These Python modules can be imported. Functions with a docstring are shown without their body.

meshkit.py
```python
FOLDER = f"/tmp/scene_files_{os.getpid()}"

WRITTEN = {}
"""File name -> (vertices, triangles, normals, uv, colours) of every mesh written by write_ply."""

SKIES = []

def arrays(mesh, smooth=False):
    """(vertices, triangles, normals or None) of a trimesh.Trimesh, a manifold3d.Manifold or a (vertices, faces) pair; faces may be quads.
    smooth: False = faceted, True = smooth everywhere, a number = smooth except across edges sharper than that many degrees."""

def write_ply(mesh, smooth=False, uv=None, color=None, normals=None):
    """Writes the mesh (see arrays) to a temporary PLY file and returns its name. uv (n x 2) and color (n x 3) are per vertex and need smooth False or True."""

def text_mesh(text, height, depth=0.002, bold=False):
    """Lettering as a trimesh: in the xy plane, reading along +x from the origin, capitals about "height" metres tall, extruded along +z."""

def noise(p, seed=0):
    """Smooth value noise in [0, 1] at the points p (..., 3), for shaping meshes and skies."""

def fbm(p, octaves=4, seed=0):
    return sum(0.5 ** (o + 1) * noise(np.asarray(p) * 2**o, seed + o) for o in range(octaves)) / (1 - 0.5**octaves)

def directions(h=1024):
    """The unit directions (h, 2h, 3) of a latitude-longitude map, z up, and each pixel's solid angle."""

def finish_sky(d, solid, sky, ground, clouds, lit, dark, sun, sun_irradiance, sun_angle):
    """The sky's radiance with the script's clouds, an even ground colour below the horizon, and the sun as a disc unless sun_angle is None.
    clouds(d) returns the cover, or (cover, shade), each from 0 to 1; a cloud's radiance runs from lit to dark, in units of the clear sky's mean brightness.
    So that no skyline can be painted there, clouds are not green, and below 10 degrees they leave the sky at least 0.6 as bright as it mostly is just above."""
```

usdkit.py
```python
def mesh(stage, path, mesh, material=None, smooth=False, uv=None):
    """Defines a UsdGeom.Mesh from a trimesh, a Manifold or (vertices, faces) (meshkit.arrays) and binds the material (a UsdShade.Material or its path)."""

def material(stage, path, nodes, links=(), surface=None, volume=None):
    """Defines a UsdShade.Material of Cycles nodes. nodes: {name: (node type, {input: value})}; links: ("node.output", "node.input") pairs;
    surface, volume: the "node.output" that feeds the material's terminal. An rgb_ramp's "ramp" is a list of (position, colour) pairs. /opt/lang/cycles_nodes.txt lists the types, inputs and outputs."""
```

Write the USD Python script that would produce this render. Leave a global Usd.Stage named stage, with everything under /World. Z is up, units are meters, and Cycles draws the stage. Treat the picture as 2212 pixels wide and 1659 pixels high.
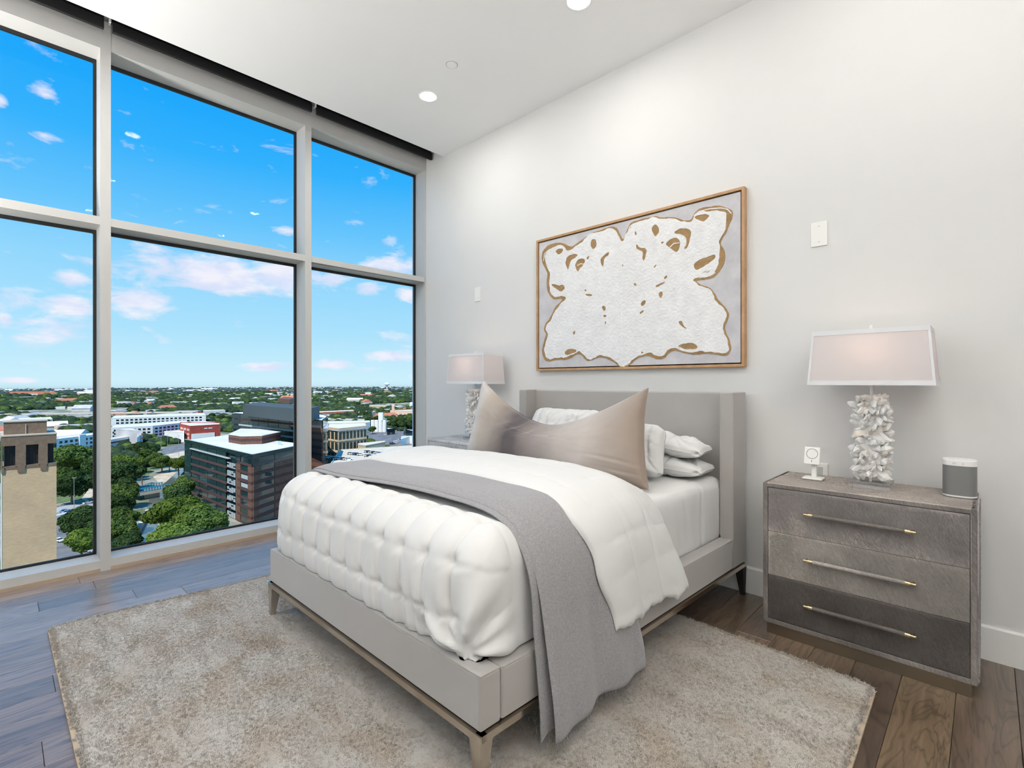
import math, random
import numpy as np, trimesh, usdkit, meshkit
from shapely.geometry import Polygon
from pxr import Usd, UsdGeom, UsdLux, UsdShade, Sdf, Gf, Vt

stage = Usd.Stage.CreateInMemory()
UsdGeom.SetStageUpAxis(stage, "Z")
UsdGeom.SetStageMetersPerUnit(stage, 1.0)
stage.SetDefaultPrim(UsdGeom.Xform.Define(stage, "/World").GetPrim())
UsdGeom.Scope.Define(stage, "/World/Looks")
PI = math.pi
random.seed(7)
RNG = np.random.default_rng(7)

# ------------------------------------------------------------------ camera
EYE = np.array([4.191, -3.078, 1.241])
YAW = 43.88
FPX, CX, CY = 1068.0, 1106.0, 826.0
cam = UsdGeom.Camera.Define(stage, "/World/camera")
cam.CreateHorizontalApertureAttr(36.0)
cam.CreateVerticalApertureAttr(36.0 * 1659 / 2212)
cam.CreateFocalLengthAttr(36.0 * FPX / 2212)
cam.CreateVerticalApertureOffsetAttr(-3.5 * 36.0 / 2212)
cam.CreateClippingRangeAttr((0.05, 20000.0))
cam.CreateExposureAttr(0.0)
cam.AddTranslateOp().Set(Gf.Vec3d(*EYE))
cam.AddRotateXYZOp().Set(Gf.Vec3f(90, 0, YAW))

# ------------------------------------------------------------------ light levels
SKY_STRENGTH = 1.0
SUN = 1.4
DOWN_ROWS = (190.0, 160.0, 110.0)
BULB = 12.0
ADDED_FILL = 540.0  # strength of the added fill lamps behind the camera
DAY_TINT = (1.0, 1.0, 1.0)

# ------------------------------------------------------------------ materials
MATS = {}


def L(name):
    return "/World/Looks/" + name


def plain(name, color, rough=0.6, **kw):
    MATS[name] = usdkit.material(stage, L(name), {"p": ("principled_bsdf", {"base_color": color, "roughness": rough, **kw})}, [], surface="p.BSDF")
    return MATS[name]


def noisy(name, c1, c2, scale=8.0, rough=0.7, bump=0.0, bscale=None, bdist=0.002, detail=4.0, stretch=(1, 1, 1), lo=0.35, hi=0.65, rot=(0, 0, 0), coord="texture_coordinate", **kw):
    """Two colours mixed by noise, with an optional bump of its own scale."""
    out = "tc.object" if coord == "texture_coordinate" else "tc.position"
    n = {"tc": (coord, {}), "rt": ("mapping", {"rotation": rot}), "mp": ("mapping", {"scale": stretch}),
         "n": ("noise_texture", {"scale": scale, "detail": detail, "roughness": 0.6}),
         "r": ("rgb_ramp", {"ramp": [(0, c1), (lo, c1), (hi, c2), (1, c2)]}),
         "p": ("principled_bsdf", {"roughness": rough, **kw})}
    l = [(out, "rt.vector"), ("rt.vector", "mp.vector"), ("mp.vector", "n.vector"), ("n.fac", "r.fac"), ("r.color", "p.base_color")]
    if bump:
        n["bn"] = ("noise_texture", {"scale": bscale or scale, "detail": 3.0})
        n["b"] = ("bump", {"strength": bump, "distance": bdist})
        l += [("mp.vector", "bn.vector"), ("bn.fac", "b.height"), ("b.normal", "p.normal")]
    MATS[name] = usdkit.material(stage, L(name), n, l, surface="p.BSDF")
    return MATS[name]


def emit(name, color, strength):
    MATS[name] = usdkit.material(stage, L(name), {"e": ("emission", {"color": color, "strength": strength})}, [], surface="e.emission")
    return MATS[name]


# ------------------------------------------------------------------ sky (dome light)
# cumulus groups of the view: azimuth, elevation, half width, half height (radians), weight
CUMULUS = [(2.8668, 0.1806, 0.1587, 0.0373, 1), (2.9831, 0.1271, 0.0689, 0.0249, 1), (2.7791, 0.1971, 0.0589, 0.0339, 1), (3.0668, 0.1139, 0.0404, 0.0206, 1), (3.0642, 0.1554, 0.0267, 0.0163, 0.9), (2.9142, 0.1944, 0.0474, 0.0226, 0.8), (2.5719, 0.2247, 0.0719, 0.0241, 0.8), (2.6835, 0.1964, 0.0506, 0.0169, 0.7), (2.6157, 0.1816, 0.0482, 0.0208, 0.8), (2.5452, 0.1688, 0.0407, 0.0213, 0.8), (2.8092, 0.0283, 0.0651, 0.0125, 0.75), (2.6876, 0.0352, 0.0376, 0.0123, 0.9), (2.5763, 0.0509, 0.0627, 0.0136, 0.9), (3.135, 0.0873, 0.0148, 0.0155, 0.95), (3.1164, 0.003, 0.0343, 0.008, 0.9), (2.7637, 0.2734, 0.0435, 0.011, 0.6), (3.0922, 0.4004, 0.028, 0.0138, 0.75), (3.1395, 0.3766, 0.0114, 0.0112, 0.8), (3.0946, 0.3483, 0.0253, 0.0084, 0.55), (2.9588, 0.2143, 0.0381, 0.0116, 0.6), (2.5807, 0.2754, 0.0177, 0.0134, 0.45)]


def sky_material():
    """Clear blue sky by elevation, with fair-weather cumulus: the groups above, and scattered ones of the same kind all round from noise."""
    n = {"tc": ("texture_coordinate", {}), "xyz": ("separate_xyz", {}),
         "ramp": ("rgb_ramp", {"ramp": [(0, (0.17, 0.18, 0.15)), (0.485, (0.2, 0.21, 0.17)), (0.4985, (0.62, 0.88, 1.0)), (0.5, (0.64, 0.89, 1.0)), (0.52, (0.55, 0.85, 1.0)),
                                        (0.547, (0.42, 0.775, 1.0)), (0.597, (0.285, 0.685, 1.0)), (0.635, (0.14, 0.57, 1.0)), (0.682, (0.034, 0.45, 1.0)),
                                        (0.723, (0.010, 0.39, 1.0)), (0.80, (0.008, 0.35, 0.98)), (1.0, (0.006, 0.29, 0.9))]}),
         "z2": ("math", {"math_type": "multiply_add", "value2": 0.5, "value3": 0.5}),
         "az": ("math", {"math_type": "arctan2"}), "el": ("math", {"math_type": "arcsine"}), "ae": ("combine_xyz", {}),
         "nm": ("mapping", {"scale": (6.0, 6.0, 15.0)}), "n1": ("noise_texture", {"scale": 2.0, "detail": 7.0, "roughness": 0.6, "distortion": 0.3}),
         "n3": ("noise_texture", {"scale": 0.45, "detail": 5.0, "roughness": 0.55}),
         "gen": ("map_range", {"from_min": 0.60, "from_max": 0.78, "to_min": 0.0, "to_max": 0.75, "clamp": True}),
         "ct": ("math", {"math_type": "multiply_add", "value2": 1.9, "value3": -0.95}), "sum": ("math", {"math_type": "add"}),
         "cr": ("rgb_ramp", {"ramp": [(0, (0, 0, 0)), (0.22, (0, 0, 0)), (0.38, (0.42, 0.42, 0.42)), (0.56, (0.88, 0.88, 0.88)), (0.75, (1, 1, 1)), (1, (1, 1, 1))]}),
         "up": ("math", {"math_type": "greater_than", "value2": -0.002}), "cm": ("math", {"math_type": "multiply", "use_clamp": True}),
         "n2": ("noise_texture", {"scale": 3.0, "detail": 5.0}),
         "cc": ("rgb_ramp", {"ramp": [(0, (0.66, 0.75, 0.98)), (0.42, (0.74, 0.80, 0.99)), (0.58, (0.90, 0.90, 1.0)), (1, (0.97, 0.95, 1.0))]}),
         "mix": ("mix", {}), "bg": ("background_shader", {"strength": SKY_STRENGTH})}
    l = [("tc.generated", "xyz.vector"), ("xyz.z", "z2.value1"), ("z2.value", "ramp.fac"), ("xyz.y", "az.value1"), ("xyz.x", "az.value2"), ("xyz.z", "el.value1"),
         ("az.value", "ae.x"), ("el.value", "ae.y"), ("tc.generated", "nm.vector"), ("nm.vector", "n1.vector"), ("nm.vector", "n2.vector"), ("nm.vector", "n3.vector"),
         ("n3.fac", "gen.value"), ("n1.fac", "ct.value1")]
    last = "gen.result"
    for k, (a, e, ra, re_, w) in enumerate(CUMULUS):
        n[f"s{k}"] = ("vector_math", {"math_type": "subtract", "vector2": (a, e, 0)})
        n[f"m{k}"] = ("vector_math", {"math_type": "multiply", "vector2": (0.8 / ra, 0.8 / re_, 0)})
        n[f"l{k}"] = ("vector_math", {"math_type": "length"})
        n[f"w{k}"] = ("math", {"math_type": "multiply_add", "value2": -w, "value3": w})
        n[f"x{k}"] = ("math", {"math_type": "maximum"})
        l += [("ae.vector", f"s{k}.vector1"), (f"s{k}.vector", f"m{k}.vector1"), (f"m{k}.vector", f"l{k}.vector1"), (f"l{k}.value", f"w{k}.value1"), (f"w{k}.value", f"x{k}.value1"), (last, f"x{k}.value2")]
        last = f"x{k}.value"
    l += [(last, "sum.value1"), ("ct.value", "sum.value2"), ("sum.value", "cr.fac"), ("xyz.z", "up.value1"), ("cr.color", "cm.value1"), ("up.value", "cm.value2"),
          ("n2.fac", "cc.fac"), ("cm.value", "mix.fac"), ("ramp.color", "mix.color1"), ("cc.color", "mix.color2"), ("mix.color", "bg.color")]
    return usdkit.material(stage, L("sky"), n, l, surface="bg.background")


sky = UsdLux.DomeLight.Define(stage, "/World/sky")
sky.CreateIntensityAttr(1.0)
UsdShade.MaterialBindingAPI.Apply(sky.GetPrim()).Bind(sky_material())
sun = UsdLux.DistantLight.Define(stage, "/World/sun")
sun.CreateAngleAttr(0.6)
sun.CreateIntensityAttr(SUN)
sun.CreateNormalizeAttr(True)
sun.CreateColorAttr(Gf.Vec3f(1.0, 0.95, 0.86))
_d = np.array([0.34, -0.52, 0.80]); _d /= np.linalg.norm(_d)
sun.AddRotateXYZOp().Set(Gf.Vec3f(0, math.degrees(math.acos(_d[2])), math.degrees(math.atan2(_d[1], _d[0]))))

# ------------------------------------------------------------------ helpers
COUNT, LOC = {}, {}


def numbered(name, parent):
    k = (parent, name)
    COUNT[k] = COUNT.get(k, -1) + 1
    return name if COUNT[k] == 0 else f"{name}_{COUNT[k]:03d}"


def tag(prim, label=None, cat=None, group=None, kind=None):
    for k, v in (("label", label), ("category", cat), ("group", group), ("kind", kind)):
        if v:
            prim.SetCustomDataByKey(k, v)


def thing(name, label=None, cat=None, loc=(0, 0, 0), rotz=0.0, scale=None, group=None, kind=None):
    path = "/World/" + numbered(name, "/World")
    x = UsdGeom.Xform.Define(stage, path)
    x.AddTranslateOp().Set(Gf.Vec3d(*map(float, loc)))
    x.AddRotateZOp().Set(float(rotz))
    if scale is not None:
        x.AddScaleOp().Set(Gf.Vec3f(*np.broadcast_to(scale, 3).astype(float).tolist()))
    tag(x.GetPrim(), label, cat, group, kind)
    LOC[path] = np.array(loc, float)
    return path


def dup(src, loc, rotz=0.0, scale=None, label=None, cat=None, group=None):
    was = stage.GetPrimAtPath(src)
    base = src.rsplit("/", 1)[1]
    if base[-4:-3] == "_" and base[-3:].isdigit():
        base = base[:-4]
    path = thing(base, label or was.GetCustomDataByKey("label"), cat or was.GetCustomDataByKey("category"), loc, rotz, scale, group or was.GetCustomDataByKey("group"))
    p = stage.GetPrimAtPath(path)
    p.GetReferences().AddInternalReference(src)
    p.SetInstanceable(True)
    return path


def obj(name, mesh, mat, parent=None, smooth=30, label=None, cat=None, group=None, kind=None, local=False):
    parent = parent or "/World"
    path = parent + "/" + numbered(name, parent)
    if parent in LOC:
        LOC[path] = LOC[parent]
        if not local:
            if isinstance(mesh, tuple):
                mesh = (np.asarray(mesh[0], float) - LOC[parent], mesh[1])
            else:
                mesh = mesh.copy(); mesh.apply_translation(-LOC[parent])
    m = usdkit.mesh(stage, path, mesh, MATS[mat] if isinstance(mat, str) else mat, smooth)
    tag(m.GetPrim(), label, cat, group, kind)
    return path


def curves(name, pts, counts, widths, mat, parent, kind="stuff"):
    path = parent + "/" + numbered(name, parent)
    c = UsdGeom.BasisCurves.Define(stage, path)
    c.CreateTypeAttr("linear")
    p = np.asarray(pts, np.float32) - (LOC.get(parent, np.zeros(3))).astype(np.float32)
    c.CreatePointsAttr(Vt.Vec3fArray.FromNumpy(p.astype(np.float32)))
    c.CreateCurveVertexCountsAttr(Vt.IntArray.FromNumpy(np.asarray(counts, np.int32)))
    c.CreateWidthsAttr(Vt.FloatArray.FromNumpy(np.asarray(widths, np.float32)))
    c.SetWidthsInterpolation("vertex")
    UsdShade.MaterialBindingAPI.Apply(c.GetPrim()).Bind(MATS[mat])
    tag(c.GetPrim(), kind=kind)
    return path


def instancer(name, protos, pos, rotz, scale, index, parent):
    """A PointInstancer of small meshes; protos: [(mesh, material)]."""
    path = parent + "/" + numbered(name, parent)
    pi = UsdGeom.PointInstancer.Define(stage, path)
    rel = []
    for k, (m, mat) in enumerate(protos):
        pp = f"{path}/piece_{k + 1:03d}"
        usdkit.mesh(stage, pp, m, MATS[mat], 40)
        rel.append(pp)
    pi.CreatePrototypesRel().SetTargets([Sdf.Path(r) for r in rel])
    pi.CreatePositionsAttr(Vt.Vec3fArray.FromNumpy((np.asarray(pos) - LOC.get(parent, np.zeros(3))).astype(np.float32)))
    q = Vt.QuathArray([Gf.Quath(float(math.cos(a / 2)), 0.0, 0.0, float(math.sin(a / 2))) for a in rotz])
    pi.CreateOrientationsAttr(q)
    pi.CreateScalesAttr(Vt.Vec3fArray.FromNumpy(np.asarray(scale, np.float32)))
    pi.CreateProtoIndicesAttr(Vt.IntArray.FromNumpy(np.asarray(index, np.int32)))
    tag(pi.GetPrim(), kind="stuff")
    return path


cat_ = trimesh.util.concatenate


def box(x0, x1, y0, y1, z0, z1):
    m = trimesh.creation.box([abs(x1 - x0), abs(y1 - y0), abs(z1 - z0)])
    m.apply_translation([(x0 + x1) / 2, (y0 + y1) / 2, (z0 + z1) / 2])
    return m


_SPH = trimesh.creation.icosphere(2).vertices


def hull(points):
    return trimesh.convex.convex_hull(np.asarray(points))


def rbox(x0, x1, y0, y1, z0, z1, r=0.005):
    """A box with rounded edges."""
    c = [(x, y, z) for x in (x0 + r, x1 - r) for y in (y0 + r, y1 - r) for z in (z0 + r, z1 - r)]
    return hull(np.vstack([np.asarray(p) + _SPH * r for p in c]))


def cyl(p0, p1, r, sides=24, r1=None):
    """A cylinder or cone frustum between two points."""
    p0, p1 = np.asarray(p0, float), np.asarray(p1, float)
    t = p1 - p0; t /= np.linalg.norm(t)
    a = np.cross(t, [0, 0, 1.0] if abs(t[2]) < 0.9 else [1.0, 0, 0]); a /= np.linalg.norm(a)
    b = np.cross(t, a)
    ang = np.arange(sides) * 2 * PI / sides
    ring = np.cos(ang)[:, None] * a + np.sin(ang)[:, None] * b
    return hull(np.vstack([p0 + ring * r, p1 + ring * (r if r1 is None else r1)]))


def lathe(profile, loc=(0, 0, 0), sides=40):
    m = trimesh.creation.revolve(np.asarray(profile, float), sections=sides)
    m.apply_translation(loc)
    return m


def grid_faces(n, m, wrap=False):
    i, j = np.meshgrid(np.arange(n - 1), np.arange(m if wrap else m - 1), indexing="ij")
    a, b = i * m + j, i * m + (j + 1) % m
    return np.stack([a, b, b + m, a + m], -1).reshape(-1, 4)


def grid(P, wrap=False):
    n, m, _ = P.shape
    q = grid_faces(n, m, wrap)
    return (P.reshape(-1, 3), np.vstack([q[:, [0, 1, 2]], q[:, [0, 2, 3]]]))


def grid_normals(P):
    du, dv = np.gradient(P, axis=0), np.gradient(P, axis=1)
    n = np.cross(du, dv)
    return n / (np.linalg.norm(n, axis=-1, keepdims=True) + 1e-12)


def slab(P, t, N=None):
    """A cloth of thickness t (n, m) about the grid P, closed at its edges."""
    N = grid_normals(P) if N is None else N
    t = np.broadcast_to(t, P.shape[:2])[..., None]
    A, B = P + N * t / 2, P - N * t / 2
    n, m, _ = P.shape
    q = grid_faces(n, m)
    k = n * m
    idx = np.arange(k).reshape(n, m)
    rim = np.concatenate([idx[0, :], idx[1:, -1], idx[-1, -2::-1], idx[-2:0:-1, 0]])
    r2 = np.roll(rim, -1)
    side = np.stack([r2, rim, rim + k, r2 + k], -1)
    q = np.vstack([q, q[:, ::-1] + k, side])
    return (np.vstack([A.reshape(-1, 3), B.reshape(-1, 3)]), np.vstack([q[:, [0, 1, 2]], q[:, [0, 2, 3]]]))


def ext(poly, z0, z1):
    """A polygon (list of xy or shapely) extruded from z0 to z1."""
    g = poly if hasattr(poly, "geom_type") else Polygon([(p[0], p[1]) for p in poly]).buffer(0)
    parts = [trimesh.creation.extrude_polygon(x, z1 - z0, engine="earcut") for x in getattr(g, "geoms", [g])]
    m = cat_(parts)
    m.apply_translation([0, 0, z0])
    return m


def sstep(a, b, x):
    t = np.clip((np.asarray(x, float) - a) / (b - a), 0, 1)
    return t * t * (3 - 2 * t)


_a = math.radians(YAW)
FW, RT = np.array([-math.sin(_a), math.cos(_a), 0]), np.array([math.cos(_a), math.sin(_a), 0])


def at(px, py, z):
    """The point at height z that stands behind a pixel of the photograph: how the far city is laid out."""
    d = FW + RT * (px - CX) / FPX - np.array([0, 0, 1.0]) * (py - CY) / FPX
    return EYE + d * (z - EYE[2]) / d[2]


def depth(p):
    return float((np.asarray(p) - EYE) @ FW)

# ================================================================== room shell
noisy("wall_paint", (0.70, 0.70, 0.69), (0.71, 0.71, 0.70), 3.0, 0.85, bump=0.05, bscale=260, bdist=0.0006)
noisy("ceiling_paint", (0.87, 0.87, 0.865), (0.88, 0.88, 0.875), 3.0, 0.9)
plain("trim_paint", (0.82, 0.82, 0.80), 0.45)
plain("frame_metal", (0.54, 0.54, 0.525), 0.42)
plain("gasket", (0.006, 0.007, 0.009), 0.5)
plain("shade_black", (0.008, 0.008, 0.009), 0.8)
plain("shade_grey", (0.035, 0.034, 0.037), 0.6)
plain("beige_strip", (0.42, 0.33, 0.25), 0.6)
plain("subfloor", (0.02, 0.014, 0.01), 0.9)
MATS["glass"] = usdkit.material(stage, L("glass"), {
    "t": ("transparent_bsdf", {"color": (0.985, 0.99, 0.99)}), "g": ("glossy_bsdf", {"roughness": 0.0, "color": (1, 1, 1)}),
    "f": ("fresnel", {"IOR": 1.08}), "m": ("mix_closure", {})},
    [("f.fac", "m.fac"), ("t.BSDF", "m.closure1"), ("g.BSDF", "m.closure2")], surface="m.closure")


def wood(name, c1, c2, c3):
    n = {"tc": ("geometry", {}), "oi": ("object_info", {}), "sh": ("vector_math", {"math_type": "scale", "vector1": (13.7, 7.9, 3.1)}),
         "ad": ("vector_math", {"math_type": "add"}),
         "mp": ("mapping", {"scale": (26, 1.6, 26)}), "mp2": ("mapping", {"scale": (7.0, 0.9, 7.0)}),
         "n": ("noise_texture", {"scale": 1.5, "detail": 6.0, "roughness": 0.62, "distortion": 0.8}),
         "w": ("noise_texture", {"scale": 1.0, "detail": 3.0, "roughness": 0.5, "distortion": 1.6}),
         "s": ("math", {"math_type": "multiply", "value2": 9.0}), "fr": ("math", {"math_type": "pingpong", "value2": 0.5}),
         "r": ("rgb_ramp", {"ramp": [(0, c1), (0.35, c1), (0.5, c2), (0.65, c3), (1, c3)]}),
         "vein": ("rgb_ramp", {"ramp": [(0, (0.42, 0.42, 0.42)), (0.10, (0.75, 0.75, 0.75)), (0.25, (1, 1, 1)), (1, (1, 1, 1))]}),
         "mul": ("mix", {"mix_type": "multiply", "fac": 0.8}),
         "hv": ("hsv", {}), "vr": ("map_range", {"to_min": 0.72, "to_max": 1.25}),
         "b": ("bump", {"strength": 0.12, "distance": 0.001}),
         "p": ("principled_bsdf", {"roughness": 0.34, "coat_weight": 0.8, "coat_roughness": 0.28, "coat_ior": 1.5})}
    l = [("oi.random", "sh.scale"), ("tc.position", "ad.vector1"), ("sh.vector", "ad.vector2"), ("ad.vector", "mp.vector"), ("ad.vector", "mp2.vector"),
         ("mp.vector", "n.vector"), ("mp2.vector", "w.vector"), ("n.fac", "r.fac"), ("w.fac", "s.value1"), ("s.value", "fr.value1"), ("fr.value", "vein.fac"),
         ("r.color", "mul.color1"), ("vein.color", "mul.color2"), ("oi.random", "vr.value"), ("vr.result", "hv.value"), ("mul.color", "hv.color"), ("hv.color", "p.base_color"),
         ("n.fac", "b.height"), ("b.normal", "p.normal")]
    MATS[name] = usdkit.material(stage, L(name), n, l, surface="p.BSDF")


wood("wood_mid", (0.137, 0.094, 0.062), (0.176, 0.121, 0.081), (0.215, 0.15, 0.101))
wood("wood_dark", (0.091, 0.062, 0.044), (0.114, 0.078, 0.055), (0.143, 0.099, 0.07))
wood("wood_light", (0.115, 0.078, 0.046), (0.145, 0.10, 0.06), (0.18, 0.125, 0.076))

wood("wood_glare", (0.205, 0.155, 0.135), (0.245, 0.19, 0.165), (0.285, 0.225, 0.195))  # same wood with the window reflection put into its colour
wood("wood_glare_rose", (0.18, 0.135, 0.115), (0.22, 0.165, 0.14), (0.26, 0.20, 0.17))  # rosier tone of the same painted window reflection
WX, WY, CEIL = 6.2, -5.2, 3.488
# floor: separate planks that run along the window wall
floor = thing("floor", "dark hickory plank floor of the bedroom", None, kind="structure")
obj("subfloor", box(-0.02, WX, WY, 0.02, -0.14, -0.021), "subfloor", floor)
xb = [-0.012, 0.158, 0.324]
xb += [0.491 + 0.1676 * k for k in range(9)]
xb += [1.832 + 0.1614 * k for k in range(1, 14)]
xb += [4.101, 4.275, 4.445, 4.61, 4.78, 4.95, 5.12, 5.29, 5.46, 5.63, 5.80, 5.97, 6.14]
random.seed(3)


def plank(x0, x1, y0, y1, mat):
    g, c = 0.0007, 0.0016
    x0, x1, y0, y1 = x0 + g, x1 - g, y0 + g, y1 - g
    p = [(x, y, -0.02) for x in (x0, x1) for y in (y0, y1)] + [(x, y, -c) for x in (x0, x1) for y in (y0, y1)]
    p += [(x, y, 0.0) for x in (x0 + c, x1 - c) for y in (y0 + c, y1 - c)]
    obj("plank", hull(p), mat, floor, smooth=False)


for k in range(len(xb) - 1):
    x0, x1 = xb[k], xb[k + 1]
    cuts, y = [WY], WY + random.uniform(0.5, 1.7)
    while y < -0.35:
        cuts.append(y); y += random.uniform(1.2, 2.1)
    cuts.append(0.0)
    if abs(x0 - 0.324) < 0.01:
        cuts = [WY, -2.922, -1.3, 0.0]
    if abs(x0 - 0.491) < 0.01:
        cuts = [WY, -3.9, -2.52, -0.9, 0.0]
    if abs(x0 - 1.832) < 0.02:
        cuts = [WY, -4.2, -2.973, -1.2, 0.0]
    if x0 > 3.7:
        cuts = [WY, -3.3 + 0.4 * (k % 3), 0.0]
    for a, b in zip(cuts[:-1], cuts[1:]):
        m = random.choice(["wood_mid", "wood_mid", "wood_dark"]) if x0 > 2.4 else random.choice(["wood_glare", "wood_glare_rose"])  # planks on the window side get the painted reflection tones
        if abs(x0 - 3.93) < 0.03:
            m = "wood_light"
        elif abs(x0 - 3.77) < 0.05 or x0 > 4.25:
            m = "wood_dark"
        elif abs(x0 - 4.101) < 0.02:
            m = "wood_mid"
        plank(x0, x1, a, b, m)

obj("ceiling", box(0.288, WX + 0.1, WY - 0.1, 0.1, CEIL, 3.80), "ceiling_paint", smooth=False, kind="structure", label="white painted ceiling of the bedroom")
obj("wall_back", box(-0.25, WX + 0.1, 0.0, 0.1, -0.14, 3.80), "wall_paint", smooth=False, kind="structure", label="white painted wall behind the headboard")
obj("wall_right", box(WX, WX + 0.1, WY, 0.0, -0.14, 3.80), "wall_paint", smooth=False, kind="structure", label="white painted wall opposite the windows")
obj("wall_front", box(-0.25, WX + 0.1, WY - 0.1, WY, -0.14, 3.80), "wall_paint", smooth=False, kind="structure", label="white painted wall facing the headboard wall")
pk = obj("wall_left", cat_([box(-0.25, 0.29, WY, 0.0, 3.80, 3.88), box(-0.19, -0.01, WY, 0.0, 3.62, 3.80)]), "wall_paint", smooth=False, kind="structure", label="narrow strip of wall above the window frames")
obj("baseboard_back", ext([(0, 0), (0.015, 0), (0.015, 0.145), (0.009, 0.153), (0, 0.153)], 0.0, WX).apply_transform(np.array([[0, 0, 1, 0], [-1, 0, 0, 0], [0, 1, 0, 0], [0, 0, 0, 1.0]])), "trim_paint", smooth=False, kind="structure", label="tall white baseboard along the headboard wall")

# window wall: four bays of two panes, mullions at MUL
MUL = [-1.236, -2.586, -3.936, -5.17]
bays = [(-0.012, MUL[0] + 0.0275), (MUL[0] - 0.0275, MUL[1] + 0.0275), (MUL[1] - 0.0275, MUL[2] + 0.0275), (MUL[2] - 0.0275, MUL[3])]
GX = -0.19
where = ["bay beside the headboard wall", "middle bay with the river view", "bay with the tan brick tower", "bay beyond the picture's edge"]
for k, (yb, ya) in enumerate(bays):
    w = thing(f"window_{k + 1}", f"floor to ceiling window, {where[k]}", None, (0, yb, 0), kind="structure")
    COUNT[("/World", f"window_{k + 1}")] = 0
    obj("head_bar", box(GX, 0, ya, yb, 3.434, 3.62), "frame_metal", w, False)
    obj("sill_bar", cat_([box(GX, 0, ya, yb, 0.0, 0.0733)]), "frame_metal", w, False)
    obj("floor_strip", box(0.0, 0.008, ya, yb, 0.0, 0.022), "beige_strip", w, False)
    if k == 0:
        obj("transom_bar", cat_([box(GX, -0.012, ya, yb, 2.2747, 2.328), rbox(-0.03, 0.0, ya, yb - 0.008, 2.2747, 2.328, 0.006)]), "frame_metal", w, False)
        obj("jamb_bar", box(GX, -0.004, yb, 0.004, 0.0, 3.62), "frame_metal", w, False)
    else:
        obj("transom_bar", box(GX, 0, ya, yb, 2.2747, 2.328), "frame_metal", w, False)
    obj("mullion", box(GX - 0.05, 0.001, ya - 0.055, ya, 0.0, 3.62), "frame_metal", w, False)
    for z0, z1 in ((0.0733, 2.2747), (2.328, 3.434)):
        g = 0.017
        t = 0.022
        outer = Polygon([(ya, z0), (yb, z0), (yb, z1), (ya, z1)])
        inner = Polygon([(ya + g, z0 + g * 0.8), (yb - g, z0 + g * 0.8), (yb - g, z1 - t), (ya + g, z1 - t)]).buffer(-0.008).buffer(0.008)
        m = ext(outer.difference(inner), 0, 0.02)
        m.apply_transform(np.array([[0, 0, 1, GX - 0.004], [1, 0, 0, 0], [0, 1, 0, 0], [0, 0, 0, 1.0]]))
        obj("gasket", m, "gasket", w, False)
        obj("glass_pane", box(GX + 0.0, GX + 0.008, ya + 0.004, yb - 0.004, z0 + 0.004, z1 - 0.004), "glass", w, False)

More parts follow.
